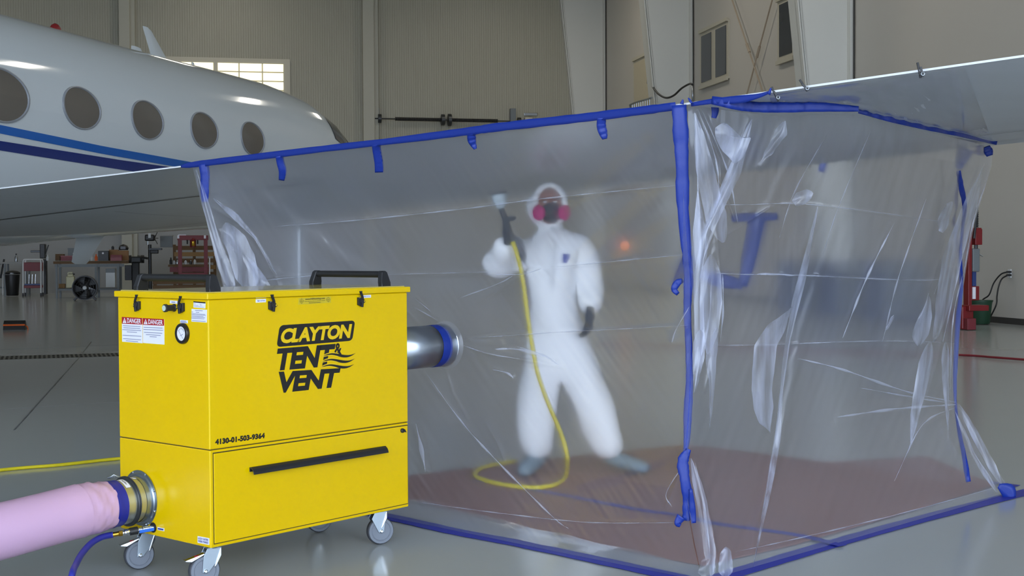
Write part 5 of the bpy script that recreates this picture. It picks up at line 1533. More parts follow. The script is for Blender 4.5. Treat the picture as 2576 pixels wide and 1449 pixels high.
clamp(2316, 182, 1.35, 26, 'black spring clamp farthest along the wing edge from the tape')

# ------------------------------------------------------------------ intake duct from cabinet to film
p_in, p_out = _pi, _po
print('duct', t_end, _gap)
duct = thing('intake_duct', 'shiny round metal duct taped into the plastic film beside the cabinet', 'duct', p_in)
MB().lathe(p_in, BA, [(0, 0.099), (t_end - 0.005, 0.099)], 48, caps=False).build('pipe', 'steel', duct, world=True, smooth=True, thick=0.002)
MB().lathe(p_in + BA * (t_end - 0.005), BA, [(0, 0.097), (0.003, 0.1015), (0.006, 0.1015), (0.009, 0.097)], 48, caps=False).build('bead', 'chrome', duct, world=True, smooth=True)
MB().lathe(p_in + BA * (t_end - 0.105), BA, [(0, 0.1005), (0.012, 0.1015), (0.05, 0.1015), (0.062, 0.1005)], 48, caps=False).build('tape_band', 'tape_blue', duct, world=True, smooth=True)
MB().lathe(p_in + BA * (t_end - 0.11), BA, [(0.052, 0.1022), (0.10, 0.1035), (0.112, 0.106), (0.117, 0.112), (0.122, 0.118)], 48, caps=False).build('film_collar', FILM, duct, world=True, smooth=True)
# ------------------------------------------------------------------ the worker inside the enclosure
mat('suit_white', (244, 245, 247), 0.75, var=0.03, scale=9, bump=0.25, bscale=14)
mat('skin', (168, 118, 98), 0.5, var=0.06)
mat('mask_grey', (58, 58, 66), 0.45, var=0.06)
mat('filter_pink', (206, 24, 120), 0.5, var=0.05)
mat('glove_dark', (44, 50, 62), 0.5, var=0.1, scale=30)
mat('shoe_cover', (118, 136, 146), 0.55, var=0.08, bump=0.3, bscale=30)
mat('suit_badge', (46, 60, 160), 0.5)

def skin_mesh(nodes, edges, root=0, sub=2, smooth_it=True, wrinkle=0.0, seed=0):
    """nodes: (Vector, rx, ry); grows a continuous surface along the edges -> MB"""
    me = bpy.data.meshes.new('bones')
    me.from_pydata([tuple(n[0]) for n in nodes], edges, [])
    ob = bpy.data.objects.new('bones', me); COL.objects.link(ob)
    sm = ob.modifiers.new('skin', 'SKIN'); sm.use_smooth_shade = True; sm.branch_smoothing = 0.6
    for i, n in enumerate(nodes):
        sv = me.skin_vertices[0].data[i]
        sv.radius = (n[1], n[2] if len(n) > 2 else n[1]); sv.use_root = (i == root)
    ss_ = ob.modifiers.new('sub', 'SUBSURF'); ss_.levels = sub; ss_.render_levels = sub
    dg = bpy.context.evaluated_depsgraph_get()
    m2 = bpy.data.meshes.new_from_object(ob.evaluated_get(dg))
    mb = MB()
    r = random.Random(seed)
    K = [(Vector((r.uniform(-1, 1), r.uniform(-1, 1), r.uniform(-1, 1))).normalized() * r.uniform(14, 40), r.uniform(0, 6.28)) for _ in range(7)]
    V = []
    for v in m2.vertices:
        p = v.co.copy()
        if wrinkle: p += v.normal * wrinkle * sum(math.sin(p.dot(k) + ph) for k, ph in K) / 3
        V.append(p)
    mb.add(V, [tuple(f.vertices) for f in m2.polygons])
    bpy.data.objects.remove(ob); bpy.data.meshes.remove(me); bpy.data.meshes.remove(m2)
    return mb

YW = 7.93
BAGGY = 1.13
wk = thing('person', 'person in white hooded coverall and pink-filtered respirator sanding under the wing', 'person', Vector((0.36, YW, 0.0075)))
J = {}
def j(k, px, py, dy=0.0): J[k] = at(px, py, YW + dy); return J[k]
nodes = [(j('pelvis', 1405, 862), .185, .145), (j('waist', 1392, 780), .19, .15), (j('chest', 1388, 690), .20, .15), (j('upper', 1388, 622), .165, .13),
         (j('neck', 1384, 572), .085, .085), (j('head', 1378, 522, .03), .125, .125), (j('crown', 1374, 484, .03), .11, .11),
         (j('sh_l', 1310, 612, -.02), .105, .105), (j('el_l', 1250, 676, -.12), .088, .088), (j('fa_l', 1262, 640, -.24), .075, .075), (j('wr_l', 1276, 604, -.32), .055, .055),
         (j('sh_r', 1458, 616, -.01), .105, .105), (j('ua_r', 1478, 668, -.01), .095, .095), (j('el_r', 1488, 716, -.02), .085, .085), (j('fa_r', 1487, 755, -.10), .072, .072), (j('wr_r', 1484, 784, -.15), .055, .055),
         (j('hip_l', 1362, 920), .155, .14), (j('kn_l', 1352, 1036, -.05), .122, .12), (j('sh_l2', 1350, 1100, -.03), .108, .105), (j('an_l', 1352, 1158, 0), .092, .088),
         (j('hip_r', 1462, 920, -.02), .155, .14), (j('kn_r', 1498, 1036, -.07), .115, .115), (j('sh_r2', 1522, 1098, -.04), .105, .10), (j('an_r', 1545, 1150, 0), .088, .085)]
edges = [(0, 1), (1, 2), (2, 3), (3, 4), (4, 5), (5, 6), (3, 7), (7, 8), (8, 9), (9, 10), (3, 11), (11, 12), (12, 13), (13, 14), (14, 15), (0, 16), (16, 17), (17, 18), (18, 19), (0, 20), (20, 21), (21, 22), (22, 23)]
skin_mesh([(n[0], n[1] * BAGGY, n[2] * BAGGY) for n in nodes], edges, 0, 2, wrinkle=0.010, seed=3).build('coverall', 'suit_white', wk, world=True, smooth='all')
# zip placket down the front
zp = [at(1390, y, YW - 0.17 - 0.012 * math.sin((y - 600) / 40)) for y in range(600, 850, 12)]
MB().tube(zp, 0.008, 6).build('zip', 'suit_white', wk, world=True, smooth='all')
# hood rim round the face
fc_ = at(1384, 518, YW - 0.075)
MB().tube([fc_ + Vector((0.088 * math.sin(t), 0.02 * math.cos(2 * t), 0.005 + 0.118 * math.cos(t))) for t in np.linspace(0, 2 * math.pi, 33)], 0.02, 8).build('hood_rim', 'suit_white', wk, world=True, smooth='all')
# face: forehead, brow, nose, cheeks, eyes
face = MB().ball(fc_ + Vector((0, 0.01, 0)), 0.078, 0.07, 0.108, 20, 14)
face.ball(fc_ + Vector((0, -0.062, -0.004)), 0.014, 0.022, 0.026, 10, 8)
face.ball(fc_ + Vector((0, -0.05, 0.042)), 0.055, 0.02, 0.014, 12, 8)
fo = face.build('face', 'skin', wk, world=True, smooth='all')
for e in (-1, 1):
    MB().ball(fc_ + Vector((0.030 * e, -0.056, 0.022)), 0.012, 0.008, 0.008, 10, 8).build('eye', 'label_white', fo, world=True, smooth='all')
    MB().bar(fc_ + Vector((0.014 * e, -0.066, 0.040)), fc_ + Vector((0.046 * e, -0.060, 0.040)), 0.006, 0.008).build('eyebrow', 'mask_grey', fo, world=True)
    MB().ball(fc_ + Vector((0.076 * e, 0.0, 0.0)), 0.012, 0.018, 0.028, 8, 6).build('ear', 'skin', fo, world=True, smooth='all')
MB().bar(fc_ + Vector((-0.022, -0.052, -0.05)), fc_ + Vector((0.022, -0.052, -0.05)), 0.01, 0.008).build('mouth', 'maroon_paint', fo, world=True)
# half-mask respirator
mc = fc_ + Vector((0.008, -0.062, -0.040))
rs = MB().ball(mc, 0.055, 0.046, 0.062, 16, 10).build('respirator', 'mask_grey', wk, world=True, smooth='all')
MB().lathe(mc + Vector((0, -0.034, -0.006)), (0, -1, -0.2), [(0, 0.026), (0.014, 0.024), (0.018, 0.018)], 16).build('valve', 'black', rs, world=True, smooth=True)
for e in (-1, 1):
    d = Vector((0.75 * e, -0.66, -0.05)).normalized()
    MB().lathe(mc + Vector((0.056 * e, -0.006, 0.0)), d, [(0, 0.024), (0.014, 0.044), (0.034, 0.046), (0.040, 0.038)], 20).build('filter_cartridge', 'filter_pink', rs, world=True, smooth=True)
    MB().tube([mc + Vector((0.04 * e, 0, 0.01)), mc + Vector((0.075 * e, 0.03, 0.02)), mc + Vector((0.095 * e, 0.075, 0.03))], 0.006, 6).build('strap', 'black', rs, world=True, smooth='all')
# chest badge
MB().obox(at(1426, 650, YW - 0.155), (0.020, 0.006, 0), (0, 0.002, 0), (0, 0, 0.026)).build('badge', 'suit_badge', wk, world=True)

# gloves: palm, four fingers and a thumb, grown as one surface each
def glove(name, wrist, palm_dir, side, curl_dir, curl, thumb_side):
    w = Vector(wrist); f = Vector(palm_dir).normalized(); s = (Vector(side) - f * Vector(side).dot(f)).normalized()
    c = Vector(curl_dir); c = (c - f * c.dot(f) - s * c.dot(s)).normalized()
    nodes = [(w - f * 0.05, .034, .030), (w, .030, .026), (w + f * 0.05, .036, .024)]
    edges = [(0, 1), (1, 2)]
    for k, (off, L) in enumerate(((-0.030, 0.066), (-0.010, 0.076), (0.011, 0.072), (0.031, 0.056))):
        p0 = w + f * (0.088 - abs(off) * 0.2) + s * off
        i0 = len(nodes)
        nodes.append((p0, .0125, .0125)); edges.append((2, i0))
        d = f; p = p0
        for q in range(3):
            a = curl * (q + 1)
            d = (f * math.cos(a) + c * math.sin(a)).normalized()
            p = p + d * L * (0.42, 0.32, 0.26)[q]
            nodes.append((p, .0105 - 0.001 * q, .0105 - 0.001 * q)); edges.append((len(nodes) - 2, len(nodes) - 1))
    t0 = w + f * 0.028 + s * (0.030 * thumb_side)
    nodes.append((t0, .014, .014)); edges.append((2, len(nodes) - 1))
    d = (f * 0.6 + s * (0.7 * thumb_side) + c * 0.5).normalized()
    nodes.append((t0 + d * 0.03, .0125, .0125)); edges.append((len(nodes) - 2, len(nodes) - 1))
    d2 = (f * 0.8 + s * (0.1 * thumb_side) + c * 0.7).normalized()
    nodes.append((t0 + d * 0.03 + d2 * 0.03, .0105, .0105)); edges.append((len(nodes) - 2, len(nodes) - 1))
    return skin_mesh(nodes, edges, 1, 1).build(name, 'glove_dark', wk, world=True, smooth='all')
hand_l = at(1277, 596, YW - 0.34)
glove('glove', hand_l, (-0.10, -0.12, 1.0), (0.25, 1.0, 0.05), (1.0, -0.15, 0.1), 0.75, -1)
hand_r = at(1484, 790, YW - 0.16)
glove('glove', hand_r, (-0.12, -0.25, -1.0), (0.55, -0.9, 0.1), (-0.9, -0.5, 0.0), 0.35, 1)
# shoe covers
def shoe(ankle, heading, name='shoe_cover', g=1.22):
    a = Vector(ankle); h = Vector(heading).normalized(); z0 = 0.0085
    def q(f, z): return Vector((a.x, a.y, z)) + h * (f * g)
    nodes = [(q(0, 0.15), .075, .072), (q(-0.01, 0.085), .078, .072), (q(-0.045, z0 + 0.052), .055, .05), (q(0.07, z0 + 0.058), .064, .056), (q(0.15, z0 + 0.048), .060, .045), (q(0.205, z0 + 0.038), .046, .036)]
    mb = skin_mesh(nodes, [(0, 1), (1, 2), (1, 3), (3, 4), (4, 5)], 1, 2, wrinkle=0.004, seed=9)
    for v in mb.v: v.z = max(v.z, z0)
    return mb.build(name, 'shoe_cover', wk, world=True, smooth='all')
shoe(at(1352, 1158, YW), (-0.35, -1.0, 0))
shoe(at(1548, 1152, YW), (0.85, -0.75, 0))

# orbital sander held up to the wing
sander = thing('orbital_sander', 'pale grey air sander held up against the wing underside', 'sander', at(1258, 520, YW - 0.36))
top_ = at(1256, 482, YW - 0.36); ax_ = Vector((-0.12, -0.05, 1.0)).normalized()
MB().lathe(top_ - ax_ * 0.012, ax_, [(0, 0.042), (0.004, 0.046), (0.012, 0.046)], 24).build('pad', 'mask_grey', sander, world=True, smooth=True)
MB().lathe(top_ - ax_ * 0.012, -ax_, [(0, 0.040), (0.012, 0.044), (0.045, 0.040), (0.07, 0.030), (0.082, 0.020)], 24).build('body', mat('sander_grey', (188, 200, 204), 0.4), sander, world=True, smooth=True)
MB().cyl(top_ - ax_ * 0.09, at(1290, 604, YW - 0.37), 0.017, 14).build('grip', 'black', sander, world=True, smooth=True)
# yellow hose from the sander down to a loop on the paper
P = [at(1291, 608, YW - 0.37), at(1302, 640, YW - 0.37), at(1316, 700, YW - 0.36), at(1328, 790, YW - 0.37), at(1340, 870, YW - 0.38), at(1354, 940, YW - 0.39), at(1382, 1020, YW - 0.40), at(1412, 1090, YW - 0.40), at(1428, 1150, YW - 0.40)]
P += [onz(x, y, 0.019) for x, y in ((1424, 1198), (1400, 1218), (1360, 1226), (1310, 1225), (1250, 1216), (1208, 1204), (1196, 1192), (1212, 1178), (1250, 1168), (1300, 1160))]
single(MB().tube(smooth_poly(P, 110), 0.0125, 10), 'yellow_sander_hose', 'hose_yellow', 'yellow air hose hanging from the sander and looping on the floor paper', 'hose', smooth='all', origin=onz(1424, 1198))
# ------------------------------------------------------------------ things along the walls
ZU = Vector((0, 0, 1))
class Item:
    """a thing built in picture columns at one depth: px along the wall, heights in metres from pixel rows"""
    def __init__(self, name, label, cat, px, py, group=None, Y=None):
        self.o = onz(px, py) if Y is None else at(px, py, Y)
        self.k = self.o.y / F_PX; self.Y = self.o.y
        self.t = thing(name, label, cat, self.o, 0, group)
        self.px, self.py = px, py
    def P(self, px, py, back=0.0):
        p = onplane(px, py, self.o, V2)
        return p + V2 * back
    def box(self, part, m, x0, x1, y0, y1, d=0.4, back=0.0, bevel=0.0, parent=None, **kw):
        a, b = self.P(x0, y1, back), self.P(x1, y0, back)
        w = (b - a).dot(U2); h = b.z - a.z
        c = a + U2 * w / 2 + ZU * h / 2 + V2 * d / 2
        if c.z - h / 2 < 0: h = c.z + h / 2; c.z = h / 2
        return MB().obox(c, U2 * w / 2, V2 * d / 2, ZU * h / 2).build(part, m, parent or self.t, world=True, bevel=bevel, **kw)
    def bar(self, part, m, p, q, r=0.02, parent=None, n=8):
        return MB().cyl(p, q, r, n).build(part, m, parent or self.t, world=True, smooth=True)
    def leg(self, part, m, px, ytop, back=0.0, r=0.03, square=True):
        p = self.P(px, ytop, back); q = Vector((p.x, p.y, 0))
        if square: return MB().bar(q, p, 2 * r, 2 * r, up=V2).build(part, m, self.t, world=True)
        return MB().cyl(q, p, r, 10).build(part, m, self.t, world=True, smooth=True)
    def lathe(self, part, m, px, py, back, prof, d=(0, 0, 1), n=18, parent=None):
        return MB().lathe(self.P(px, py, back), d, prof, n).build(part, m, parent or self.t, world=True, smooth=True)

def bottle(px, py, h, r, m, label, Y, cap='black', group='bottles and jars on the benches', cat='bottle', nm='bottle'):
    b = Item(nm, label, cat, px, py, group, Y)
    b.lathe('body', m, px, py, 0, [(0, r * .95), (0.01, r), (h * .6, r), (h * .75, r * .5), (h * .85, r * .42)])
    b.lathe('cap', cap, px, py, 0, [(h * .85, r * .5), (h, r * .48)])
    return b

# --- main workbench
wb = Item('workbench', 'grey steel workbench with brown top and lower shelf under the jet', 'workbench', 142, 750)
wb.box('top', 'wood_dark', 134, 318, 656.6, 664, d=0.9)
wb.box('apron', 'grey_paint', 138, 312, 664, 672, d=0.05)
wb.box('lower_shelf', 'grey_paint', 140, 300, 725, 731, d=0.8)
for x in (142, 241, 297):
    wb.leg('leg', 'grey_paint', x, 664); wb.leg('leg', 'grey_paint', x, 664, back=0.82)
YB = wb.Y + 0.12
def on_bench(name, label, cat, px0, px1, y0, y1, m, d=0.3, bevel=0.01, group='things on the main workbench', Y=YB):
    it = Item(name, label, cat, (px0 + px1) / 2, y1, group, Y)
    it.box('body', m, px0, px1, y0, y1, d=d, bevel=bevel)
    return it
b = on_bench('tool_case', 'flat red tool case on the workbench', 'case', 152, 183, 645, 656, 'maroon_paint'); b.box('lid', 'red_paint', 152, 183, 643, 646, d=0.36)
b = on_bench('wood_offcut', 'dark flat board stack left of the grey box', 'board', 139, 160, 639, 645, 'wood_dark', Y=YB + .38); b.box('batten', 'wood_dark', 139, 150, 645, 656, d=0.2)
b = on_bench('storage_box', 'plain grey box standing behind the yellow bottle', 'box', 171, 191, 626, 656, 'grey_paint', Y=YB + .38); b.box('rim', 'grey_paint', 170, 192, 624, 627, d=0.31)
b = on_bench('radio', 'black radio with a round white dial on the workbench', 'radio', 247, 273, 631, 656, 'black'); b.lathe('dial', 'label_white', 259, 637, -0.005, [(0, 0.03), (0.01, 0.028)], d=-V2)
b = on_bench('cardboard_box', 'brown cardboard box at the end of the workbench', 'box', 274, 322, 630, 656, 'cardboard', Y=YB + .42); b.box('flap', 'cardboard', 274, 298, 628, 631, d=0.2)
b = on_bench('parts_bin', 'dark red parts bin in front of the cardboard box', 'bin', 278, 306, 641, 656, 'maroon_paint', Y=YB - .02); b.box('front_lip', 'red_paint', 278, 306, 648, 656, d=0.03, back=-0.03)
b = on_bench('masking_roll_box', 'low green tray on the workbench below the bottles', 'tray', 186, 206, 644, 650, 'green_plastic', Y=YB + .18, d=0.14); b.box('tape_roll', 'wood_pale', 188, 200, 650, 656, d=0.14)
bottle(194, 656, 0.42, 0.05, 'yellow_plastic', 'tall bottle with yellow label on the workbench', YB)
bottle(185, 656, 0.24, 0.035, 'cloudy_plastic', 'small clear bottle beside the yellow-labelled one', YB, cap='white_paint')
bottle(242, 656, 0.2, 0.045, 'orange_plastic', 'small orange bottle right of the antenna blade', YB, cap='orange_plastic')
bottle(231, 656, 0.15, 0.045, 'cloudy_plastic', 'small white jar left of the orange bottle', YB, cap='white_paint', nm='jar', cat='jar')
bottle(120, 656, 0.18, 0.045, 'cloudy_plastic', 'white spray bottle at the near end of the workbench', YB, cap='white_paint')
gr = Item('welding_helmet', 'black rounded helmet resting on the cardboard box', 'helmet', 310, 629, Y=YB + .43)
gr.lathe('shell', 'black', 310, 629, .15, [(0, 0.13), (0.06, 0.15), (0.14, 0.11), (0.18, 0.02)]); gr.box('visor', 'black_gloss', 303, 316, 620, 627, d=0.04, back=-0.02)
gr = Item('spray_can', 'short black can standing on the cardboard box', 'can', 283, 628, Y=YB + .45); gr.lathe('body', 'black', 283, 628, .1, [(0, .04), (.09, .04), (.1, .02)]); gr.lathe('cap', 'dark_metal', 283, 621, .1, [(0, .025), (.03, .02)])
# under the bench
jc = Item('jerrycan', 'cream plastic jerrycan on the lower shelf of the workbench', 'jerrycan', 178, 725, Y=wb.Y + .25)
jc.box('body', 'cream_plastic', 166, 187, 695, 725, d=0.2, bevel=0.03); jc.box('shoulder', 'cream_plastic', 169, 184, 689, 697, d=0.16, back=0.02, bevel=0.03)
jc.box('handle', 'cream_plastic', 170, 182, 684, 688, d=0.05, back=0.07, bevel=0.01); jc.box('handle_post', 'cream_plastic', 169, 172, 686, 692, d=0.05, back=0.07); jc.lathe('cap', 'black', 184, 692, .1, [(0, .03), (.05, .03)])
gb = Item('metal_cabinet', 'small pale metal box on the lower shelf of the workbench', 'box', 278, 723, Y=wb.Y + .2); gb.box('body', 'cloudy_plastic', 266, 289, 676, 723, d=0.4, bevel=0.01); gb.box('band', 'grey_paint', 266, 289, 676, 686, d=0.02, back=-0.02)
wd = Item('wood_block', 'short wooden block beside the jerrycan', 'block', 155, 725, Y=wb.Y + .3); wd.box('block', 'wood_pale', 148, 163, 714, 725, d=0.2, bevel=0.01)
# drum fan on the floor
fn = Item('drum_fan', 'round black drum fan on the floor before the workbench', 'fan', 214, 756)
R_ = 31 * fn.k; cF = fn.P(214, 724)
MB().ring(cF - V2 * 0.12, V2, R_ * 0.92, R_, 0.26, 32).build('drum', 'black', fn.t, world=True, smooth=True)
for r_ in (0.3, 0.5, 0.7, 0.88):
    MB().tube([cF - V2 * 0.13 + (U2 * math.cos(a) + ZU * math.sin(a)) * R_ * r_ for a in np.linspace(0, 2 * math.pi, 29)], 0.006, 5).build('guard_ring', 'dark_metal', fn.t, world=True)
for q in range(5):
    a = q * 2 * math.pi / 5; u_ = U2 * math.cos(a) + ZU * math.sin(a); v_ = -U2 * math.sin(a) + ZU * math.cos(a)
    MB().prism([cF + u_ * R_ * .12 - v_ * .03, cF + u_ * R_ * .85 - v_ * .06 - V2 * .04, cF + u_ * R_ * .85 + v_ * .1 + V2 * .04, cF + u_ * R_ * .12 + v_ * .05], V2 * 0.006).build('blade', 'black_gloss', fn.t, world=True)
MB().lathe(cF + V2 * 0.13, V2, [(0, R_ * .93), (.01, R_ * .93)], 28).build('back_guard', 'black', fn.t, world=True)
MB().lathe(cF - V2 * 0.14, V2, [(0, .05), (.02, .06), (.2, .06)], 16).build('hub', 'cloudy_plastic', fn.t, world=True, smooth=True)
for e in (-1, 1):
    MB().bar(cF + U2 * (R_ * .6 * e) - ZU * R_ * .75, Vector((cF.x, cF.y, 0.02)) + U2 * (R_ * .85 * e), 0.05, 0.3, up=V2).build('foot', 'black', fn.t, world=True)
# service cart
ct = Item('service_cart', 'white tubular service cart with two red trays', 'cart', 80, 746)
for x in (58, 103):
    for bk in (0.0, 0.45):
        P_ = ct.P(x, 738, bk); Q_ = ct.P(x, 656, bk)
        MB().cyl(P_, Q_, 0.022, 8).build('post', 'white_paint', ct.t, world=True, smooth=True)
        MB().lathe(Vector((P_.x, P_.y, 0.06)) - U2 * 0.02, U2, [(0, .055), (.04, .055)], 16).build('caster', 'tread_dark', ct.t, world=True, smooth=True)
        MB().cyl(Vector((P_.x, P_.y, 0.06)), P_, 0.018, 8).build('caster_stem', 'white_paint', ct.t, world=True)
for bk in (0.0, 0.45):
    MB().tube(smooth_poly([ct.P(58, 662, bk), ct.P(59, 655, bk), ct.P(64, 653, bk), ct.P(97, 653, bk), ct.P(102, 655, bk), ct.P(103, 662, bk)], 24), 0.022, 8).build('push_bar', 'white_paint', ct.t, world=True, smooth='all')
ct.box('tray', 'maroon_paint', 58, 103, 660, 682, d=0.45, bevel=0.01); ct.box('tray', 'maroon_paint', 58, 103, 718, 725, d=0.45, bevel=0.01)
ct.box('tray_liner', 'blue_paint', 61, 100, 714, 718, d=0.38, back=0.04)
for x in (70, 78, 86):
    ct.bar('tool', 'chrome', ct.P(x, 716, .2), ct.P(x + 1, 690, .2), 0.012)
# dustbin
db = Item('dustbin', 'black ribbed dustbin left of the service cart', 'bin', 29, 746)
db.lathe('body', 'black', 29, 744, .2, [(0, .17), (.02, .18), (.5, .215), (.66, .225)], n=20); db.lathe('lid', 'black_gloss', 29, 690, .2, [(0.0, .235), (.05, .235), (.1, .15), (.12, .02)], n=20)
# second cart partly out of frame
c2 = Item('shelf_cart', 'white framed shelf cart cut by the picture edge', 'cart', 0, 742)
for x in (-40, 6):
    for bk in (0, .4): c2.leg('post', 'white_paint', x, 660, back=bk, r=0.02, square=False)
for y in (662, 690, 722): c2.box('shelf', 'grey_paint', -42, 8, y, y + 4, d=0.42)
c2.bar('lever', 'black', c2.P(2, 700, -.05), c2.P(11, 652, -.05), 0.03)
# side table with a flask
sb = Item('side_table', 'pale grey table behind the dustbin and cart', 'table', 40, 744)
sb.box('top', 'low_wall', -60, 70, 659, 664, d=0.7)
for x in (-55, 12, 66):
    sb.leg('leg', 'grey_paint', x, 664); sb.leg('leg', 'grey_paint', x, 664, back=0.6)
bottle(41, 659, 0.27, 0.045, 'steel', 'steel flask with black cap on the pale table', sb.Y + .3)
# bench press stand on the wall side
pd = Item('arbor_press', 'black arbor press with a flat arm beside the cart', 'press', 107, 742)
pd.box('stand', 'black', 102, 116, 652, 741, d=0.3, bevel=0.02); pd.box('head', 'black', 100, 113, 614, 650, d=0.35, bevel=0.02); pd.box('arm', 'dark_metal', 76, 104, 630, 635, d=0.15, back=0.05, bevel=0.01)
pd.bar('handle', 'dark_metal', pd.P(113, 640, .1), pd.P(121, 616, .1), 0.02)
# pedestal grinder
pg = Item('pedestal_grinder', 'black pedestal grinder between workbench and drill press', 'grinder', 340, 741)
pg.box('pedestal', 'black', 332, 350, 660, 740, d=0.3, bevel=0.03); pg.box('motor', 'dark_metal', 328, 356, 645, 662, d=0.35, back=-0.03, bevel=0.05); pg.box('switch_box', 'black_gloss', 314, 331, 667, 705, d=0.2, bevel=0.01)
for x in (326, 358): pg.lathe('wheel_guard', 'black', x, 652, .15, [(-.05, .13), (.05, .13)], d=U2, n=20)
pg.bar('work_lamp', 'dark_metal', pg.P(345, 645, .1), pg.P(372, 650, .1), 0.04)
# drill press
dp = Item('drill_press', 'tall dark drill press with a pale motor cover', 'drill press', 376, 742)
dp.lathe('column', 'dark_metal', 377, 741, .25, [(0, .055), (1.62, .055)], n=14); dp.box('base', 'dark_metal', 362, 394, 735, 741, d=0.6)
dp.box('head', 'black', 364, 388, 590, 606, d=0.5, bevel=0.04); dp.box('motor_cover', 'cloudy_plastic', 373, 380, 587, 599, d=0.05, back=-0.06, bevel=0.01)
dp.box('table', 'dark_metal', 374, 407, 624, 629, d=0.4, back=-0.1, bevel=0.01); dp.box('vise', 'black', 378, 398, 628, 638, d=0.25, bevel=0.02)
dp.bar('quill', 'steel', dp.P(371, 606, .1), dp.P(371, 616, .1), 0.025)
for a in (0, 2.1, 4.2): dp.bar('feed_handle', 'black', dp.P(388, 599, .1), dp.P(388, 599, .1) + (V2 * math.cos(a) + ZU * math.sin(a)) * .22 + U2 * .1, 0.012)
# wall panel
wp = Item('wall_heater', 'flat grey metal box fixed to the white wall', 'wall box', 418, 622, Y=44.0)
wp.box('body', 'grey_paint', 403, 434, 594, 622, d=0.25, bevel=0.01); wp.box('top_cap', 'low_wall', 402, 435, 591, 594, d=0.28)
# wooden parts rack with slats
rk = Item('parts_rack', 'tall wooden slatted parts rack behind the red press', 'rack', 490, 741)
for i, y in enumerate((618, 634, 650, 667, 684, 700, 716)): rk.box('slat', 'wood_pale' if i % 2 else 'wood_dark', 437, 542, y, y + 11, d=0.04, back=0.3)
for x in (438, 488, 540): rk.box('upright', 'wood_dark', x - 3, x + 3, 615, 741, d=0.06, back=0.35)
rk.box('shelf', 'wood_dark', 424, 530, 665, 671, d=0.5, back=-0.25); rk.box('drawer_front', 'maroon_paint', 428, 526, 671, 684, d=0.05, back=-0.2)
for k_, (x, h_, m_, w_) in enumerate(((430, .22, 'black', 'black'), (438, .13, 'cloudy_plastic', 'white'), (446, .18, 'steel', 'steel'), (455, .14, 'dark_metal', 'grey'), (467, .16, 'cloudy_plastic', 'frosted'), (480, .13, 'dark_metal', 'dark grey'), (490, .19, 'cloudy_plastic', 'tall clear'))):
    bottle(x, 665, h_, .045, m_, 'small %s jar on the rack shelf, %s in the row from the drill press' % (w_, ('first', 'second', 'third', 'fourth', 'fifth', 'sixth', 'seventh')[k_]), rk.Y - .05, group='jars on the parts rack shelf', cat='jar', nm='jar', cap=('steel' if k_ % 2 else 'black'))
# red hydraulic shop press
sp = Item('shop_press', 'red hydraulic shop press frame with crossbeam before the rack', 'press', 486, 744)
for x in (453, 518): sp.box('upright', 'maroon_paint', x - 4, x + 4, 600, 740, d=0.12, bevel=0.005)
sp.box('crossbeam', 'maroon_paint', 446, 524, 592, 604, d=0.16, bevel=0.01); sp.box('bed', 'maroon_paint', 450, 522, 686, 694, d=0.3); sp.box('foot', 'maroon_paint', 446, 462, 738, 744, d=0.6, back=-0.2); sp.box('foot', 'maroon_paint', 510, 526, 738, 744, d=0.6, back=-0.2)
sp.bar('ram', 'maroon_paint', sp.P(485, 604, .08), sp.P(485, 622, .08), 0.1); sp.bar('return_spring', 'black', sp.P(471, 604, .08), sp.P(471, 614, .08), 0.025); sp.bar('return_spring', 'black', sp.P(497, 604, .08), sp.P(497, 614, .08), 0.025)
for x, m_ in ((446, 'label_white'), (513, 'label_white')): sp.box('notice', m_, x, x + 5, 592, 600, d=0.01, back=-0.02)
fe = Item('gas_bottle', 'small brass-coloured bottle hanging in the red press frame', 'bottle', 486, 619, Y=sp.Y - .12)
fe.lathe('body', 'brass', 486, 619, 0, [(0, .05), (.02, .06), (.14, .06), (.17, .03)]); fe.lathe('neck', 'red_paint', 486, 606, 0, [(0, .04), (.05, .05), (.09, .02)])
sn = Item('notice_sheet', 'white paper notice pinned beside the red press', 'notice', 458, 606, Y=sp.Y + .35); sn.box('sheet', 'label_white', 448, 468, 590, 606, d=0.01)
# crate and pale pole
cr = Item('timber_crate', 'low wooden crate on the floor beneath the red press', 'crate', 455, 751, Y=None)
for y in (705, 717): cr.box('slat', 'wood_dark', 384, 526, y, y + 10, d=0.03)
cr.box('slat', 'wood_pale', 384, 526, 740, 752, d=0.03)
for x in (390, 455, 518): cr.box('post', 'wood_dark', x - 4, x + 4, 705, 752, d=0.05, back=0.03)
pp = Item('white_pole', 'thin white pole leaning by the wooden rack', 'pole', 528, 744); pp.bar('rod', 'white_paint', pp.P(528, 740, -.3), pp.P(528, 648, -.3), 0.02); pp.bar('tip', 'black', pp.P(528, 744, -.3), pp.P(528, 740, -.3), 0.024)
# wheel chock on the open floor
ck = Item('wheel_chock', 'black rubber wheel chock with an orange stripe on the floor', 'chock', 35, 831)
a, b2 = ck.P(7, 831), ck.P(62, 831); a.z = b2.z = 0
MB().prism([a, a + ZU * .12 + V2 * .05, a + ZU * .17 + V2 * .13, a + ZU * .12 + V2 * .21, a + V2 * .26], b2 - a).build('wedge', 'black', ck.t, world=True, bevel=0.01)
MB().prism([a + ZU * .078 + V2 * .025 - V2 * .002, a + ZU * .104 + V2 * .038 - V2 * .002, a + ZU * .104 + V2 * .046, a + ZU * .078 + V2 * .035], (b2 - a) * 1.0).build('stripe', 'orange_plastic', ck.t, world=True)
MB().tube(smooth_poly([b2 + ZU * .08 + V2 * .1, b2 + U2 * .05 + ZU * .05, b2 + U2 * .07 + ZU * .012 - V2 * .1], 12), 0.012, 6).build('rope', 'orange_plastic', ck.t, world=True, smooth='all')

